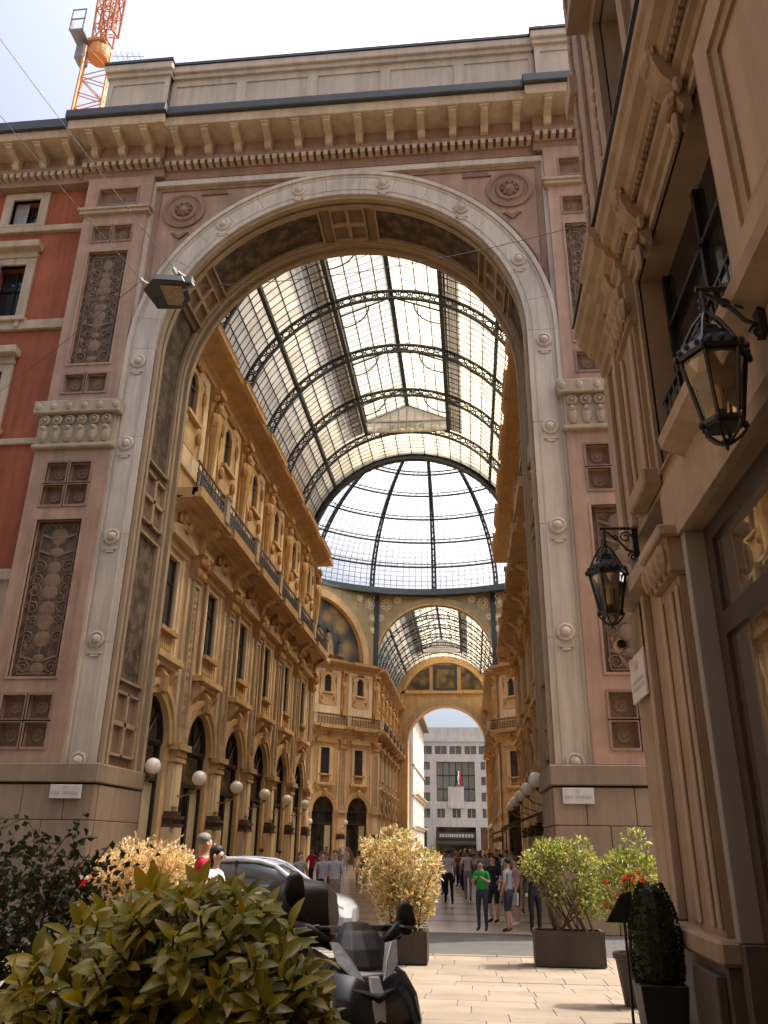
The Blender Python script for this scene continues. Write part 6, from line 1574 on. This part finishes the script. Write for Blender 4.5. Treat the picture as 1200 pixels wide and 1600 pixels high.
def body_template(pose, shorts, longs):
    J = skeleton(pose); ks = list(J); me = bpy.data.meshes.new('body_skeleton')
    me.from_pydata([J[k][:3] for k in ks], [(ks.index(a), ks.index(b)) for a, b in EDG], [])
    o = bpy.data.objects.new('body_skeleton', me); COL.objects.link(o)
    sm_ = o.modifiers.new('skin', 'SKIN'); sm_.use_smooth_shade = True
    for i, k in enumerate(ks):
        sv = me.skin_vertices[0].data[i]; sv.radius = J[k][3:5]; sv.use_root = (k == 'pel')
    ss = o.modifiers.new('sub', 'SUBSURF'); ss.levels = 2; ss.render_levels = 2
    dg = bpy.context.evaluated_depsgraph_get(); out = bpy.data.meshes.new_from_object(o.evaluated_get(dg)); bpy.data.objects.remove(o)
    out.name = 'body'
    bone = {}
    for a, b in EDG:
        n = a+b
        if 'to' in b[:2]: mi = 3
        elif b[:2] in ('kn', 'an') or b[:2] == 'hp' or n == 'pelsp': mi = 2
        elif b[:2] in ('wr', 'ha'): mi = 0
        elif b in ('nk', 'hd', 'tp'): mi = 0
        else: mi = 1
        if shorts and b[:2] == 'an': mi = 0
        if longs and b[:2] == 'wr': mi = 1
        bone[(a, b)] = mi
    idx = []
    for p in out.polygons:
        c = p.center; best = None
        for (a, b), mi in bone.items():
            A, B = Vector(J[a][:3]), Vector(J[b][:3]); ab = B-A; tt = max(0, min(1, (c-A).dot(ab)/ab.length_squared)); dist = (c-(A+ab*tt)).length
            if best is None or dist < best[0]: best = (dist, mi, tt, a, b)
        mi = best[1]
        if best[4][:2] == 'el' and best[2] > .75 and not longs: mi = 0
        if best[3]+best[4] == 'pelsp': mi = 2 if best[2] < .35 else 1
        idx.append(mi)
    # nose, ears, eyes
    hx = Vector(J['hd'][:3]); ex = MB()
    ex.ball(hx+Vector((0, .1, -.005)), .013, .018, .02, 6, 4)
    for s in (-1, 1): ex.ball(hx+Vector((s*.08, 0, 0)), .01, .02, .03, 6, 4)
    n1 = len(ex.f)
    for s in (-1, 1): ex.ball(hx+Vector((s*.03, .088, .025)), .009, .008, .006, 6, 4)
    bm = bmesh.new(); bm.from_mesh(out); bm.faces.ensure_lookup_table()
    for i, fc in enumerate(bm.faces): fc.material_index = idx[i]
    vs = [bm.verts.new(v) for v in ex.v]
    for i, fc in enumerate(ex.f):
        nf = bm.faces.new([vs[j] for j in fc]); nf.material_index = 0 if i < n1 else 4; nf.smooth = True
    for _ in range(5): out.materials.append(None)
    bm.to_mesh(out); bm.free()
    return out, J
TPL = {}
def person(label, loc, heading, shirt, legs, skin=0, hair='brown', pose='stand', h=1.72, shorts=False, longs=False, shoes=None, longhair=False, bag=None, skirt=None, group='people in the gallery'):
    key = (pose, shorts, longs)
    if key not in TPL: TPL[key] = body_template(*key)
    me, J = TPL[key]; me = me.copy()
    for i_, m_ in enumerate((SK[skin], shirt, legs, shoes or SHOE, M['eye'])): me.materials[i_] = m_
    s = h/1.77; t = thing('person', label, 'person', loc, group)
    T = Matrix.Translation(loc) @ Matrix.Rotation(heading, 4, 'Z') @ Matrix.Scale(s, 4)
    inst(me, 'body', t, T)
    hx = Vector(J['hd'][:3]); tp = Vector(J['tp'][:3]); m = MB(); c = hx.lerp(tp, .55)
    m.ball((c.x, c.y-.022, c.z+.012), .081, .092, .076, 12, 8)
    if longhair: m.ball((c.x, c.y-.06, c.z-.1), .08, .05, .15, 10, 6)
    q = m.v[:]
    m.v = [(x, y if not (y > c.y+.045 and z < c.z+.035) else c.y+.045, z) for x, y, z in q]
    m.build('hair', HA[hair], t, world=T, smooth=True)
    if skirt: MB().lathe([(.14, 1.02), (.2, .8), (.25, .55)], 14, cap=False).build('skirt', skirt, t, world=T, smooth=True)
    if bag: 
        m = MB(); m.rings([[(.27, -.1, .62), (.33, -.1, .62), (.33, .12, .62), (.27, .12, .62)], [(.26, -.12, .9), (.34, -.12, .9), (.34, .14, .9), (.26, .14, .9)]]); m.tube([(.3, -.08, .9), (.24, 0, 1.2), (.17, 0, 1.45)], .01, 5); m.build('bag', bag, t, world=T)
    return t
cw, cg, cb, cbl, cgr, cgreen = cloth('white_shirt', (.62, .62, .60)), cloth('grey_shirt', (.28, .29, .30)), cloth('black_cloth', (.016, .016, .018)), cloth('light_blue_shirt', (.28, .36, .52)), cloth('dark_denim', (.035, .045, .065)), cloth('bright_green_shirt', (.02, .30, .05))
cred, cnavy, ckh, cpk, cbr = cloth('crimson_shirt', (.36, .012, .03)), cloth('navy_cloth', (.03, .05, .12)), cloth('khaki_cloth', (.36, .29, .19)), cloth('pink_cloth', (.5, .25, .24)), cloth('brown_cloth', (.14, .08, .05))
person('man in a crimson polo shirt standing beside the car', (-3.3, 10.5, gz(10.5)), R(-60), cred, cgr, 0, 'grey', 'stand', 1.86, group='people on the pavement')
person('dark-haired woman in a white top in front of the man in crimson', (-2.98, 9.9, gz(9.9)), R(-100), cw, cgr, 1, 'black', 'phone', 1.70, longhair=True, group='people on the pavement')
person('person in a bright green shirt and dark trousers before the gallery', (.2, 21.9, 0), R(165), cgreen, cgr, 1, 'brown', 'phone', 1.62)
person('man in white shirt and black trousers walking away down the gallery', (-.85, 30.8, 0), R(5), cw, cb, 0, 'black', 'walk', 1.8)
person('man in white shirt and grey trousers walking beside another', (-.2, 33.2, 0), R(-5), cw, cg, 0, 'brown', 'walk', 1.82)
person('person in black with bare legs between the green and grey shirts', (.55, 24.2, 0), R(140), cb, cb, 1, 'black', 'bend', 1.7, shorts=True, bag=cw)
person('man in a grey t-shirt and dark shorts seen from behind', (.84, 21.75, 0), R(60), cg, cgr, 0, 'black', 'bend', 1.66, shorts=True, bag=cw)
person('woman in a pale top and white shoes beside the right planter', (1.12, 23.4, 0), R(100), cpk, cbr, 1, 'brown', 'stand', 1.66, shorts=True, shoes=SHOEW, longhair=True)
person('person in dark clothes half hidden behind the right planter', (1.42, 21.2, 0), R(-160), cb, cb, 0, 'black', 'stand', 1.7, longs=True)
person('man in a light blue shirt and dark trousers left of the golden shrub', (-3.75, 23.8, 0), R(170), cbl, cgr, 0, 'black', 'stand', 1.78)
person('person in navy by the left arcade behind the car', (-5.95, 26.5, 0), R(120), cnavy, ckh, 0, 'black', 'walk', 1.74)
person('person in a grey top behind the car bonnet', (-5.0, 25.2, 0), R(-150), cg, cnavy, 1, 'brown', 'stand', 1.7, longhair=True)
person('person in dark blue walking by the arcade piers', (-7.6, 31.0, 0), R(90), cnavy, cb, 0, 'black', 'walk', 1.75)
person('blond person in khaki in the middle of the gallery', (-4.6, 27.5, 0), R(20), ckh, cgr, 1, 'blond', 'bend', 1.7, bag=cbr)
person('person in grey carrying a dark bag left of the shrub', (-4.3, 25.0, 0), R(-170), cg, cb, 1, 'brown', 'walk', 1.72, bag=cb)
tops = [cw, cb, cred, cnavy, cg, ckh, cpk, cbl, cbr]
where = ['left of the gallery centre', 'near the gallery centre', 'toward the right arcade']
q = random.Random(12)
ordinal = lambda n: '%d%s' % (n, 'th' if 10 < n % 100 < 14 else {1: 'st', 2: 'nd', 3: 'rd'}.get(n % 10, 'th'))
words = {id(cw): 'white', id(cb): 'black', id(cred): 'crimson', id(cnavy): 'navy', id(cg): 'grey', id(ckh): 'khaki', id(cpk): 'pink', id(cbl): 'light blue', id(cbr): 'brown'}
spots = [(.3, 38), (1.0, 36.5), (-.4, 41), (.9, 43), (.2, 46.5), (-.9, 48), (1.3, 49), (-1.6, 53), (.4, 55), (1.2, 31.2), (-.2, 60), (1.6, 27.8), (-1.5, 64), (.7, 68), (-3.2, 44), (-5.2, 40), (-6.3, 36), (-7.0, 46), (1.8, 40), (.1, 52)]
for _k in range(26): spots.append((q.uniform(-1.2, 2.2) if _k % 4 else q.uniform(-8.5, -3.5), 33+_k*1.9+q.uniform(-.8, .8)))
for k, (x, y) in enumerate(spots):
    tp_ = tops[k % len(tops)]
    person('passer-by in %s top in the crowd, %s from the front in the gallery' % (words[id(tp_)], ordinal(sorted(range(len(spots)), key=lambda i: spots[i][1]).index(k)+1)),
           (x, y, 0), R(q.uniform(-40, 40)+(180 if k % 3 else 0)), tp_, q.choice([cb, cgr, ckh, cnavy]), k % 3, q.choice(['black', 'brown', 'black', 'blond']), q.choice(['walk', 'stand', 'walk', 'bend']), q.uniform(1.62, 1.84), shorts=k % 4 == 1, longhair=k % 5 == 2)
# road sign at the left kerb
rsn = thing('road_sign', 'round red and white road sign on a grey post at the left kerb', 'sign', (-6.9, 15.2, 0))
MB().tube([(-6.9, 15.2, 0), (-6.9, 15.2, 1.55)], .03, 8).build('post', M['grey'], rsn)
MB().lathe([(.2, 0), (.2, -.02)], 20, (-6.9, 15.16, 1.3), 'y').build('disc', cloth('sign_red', (.5, .02, .02), .5), rsn)
MB().box(-7.03, -6.77, 15.125, 15.138, 1.265, 1.335).build('bar', cloth('sign_white', (.75, .75, .75), .5), rsn)
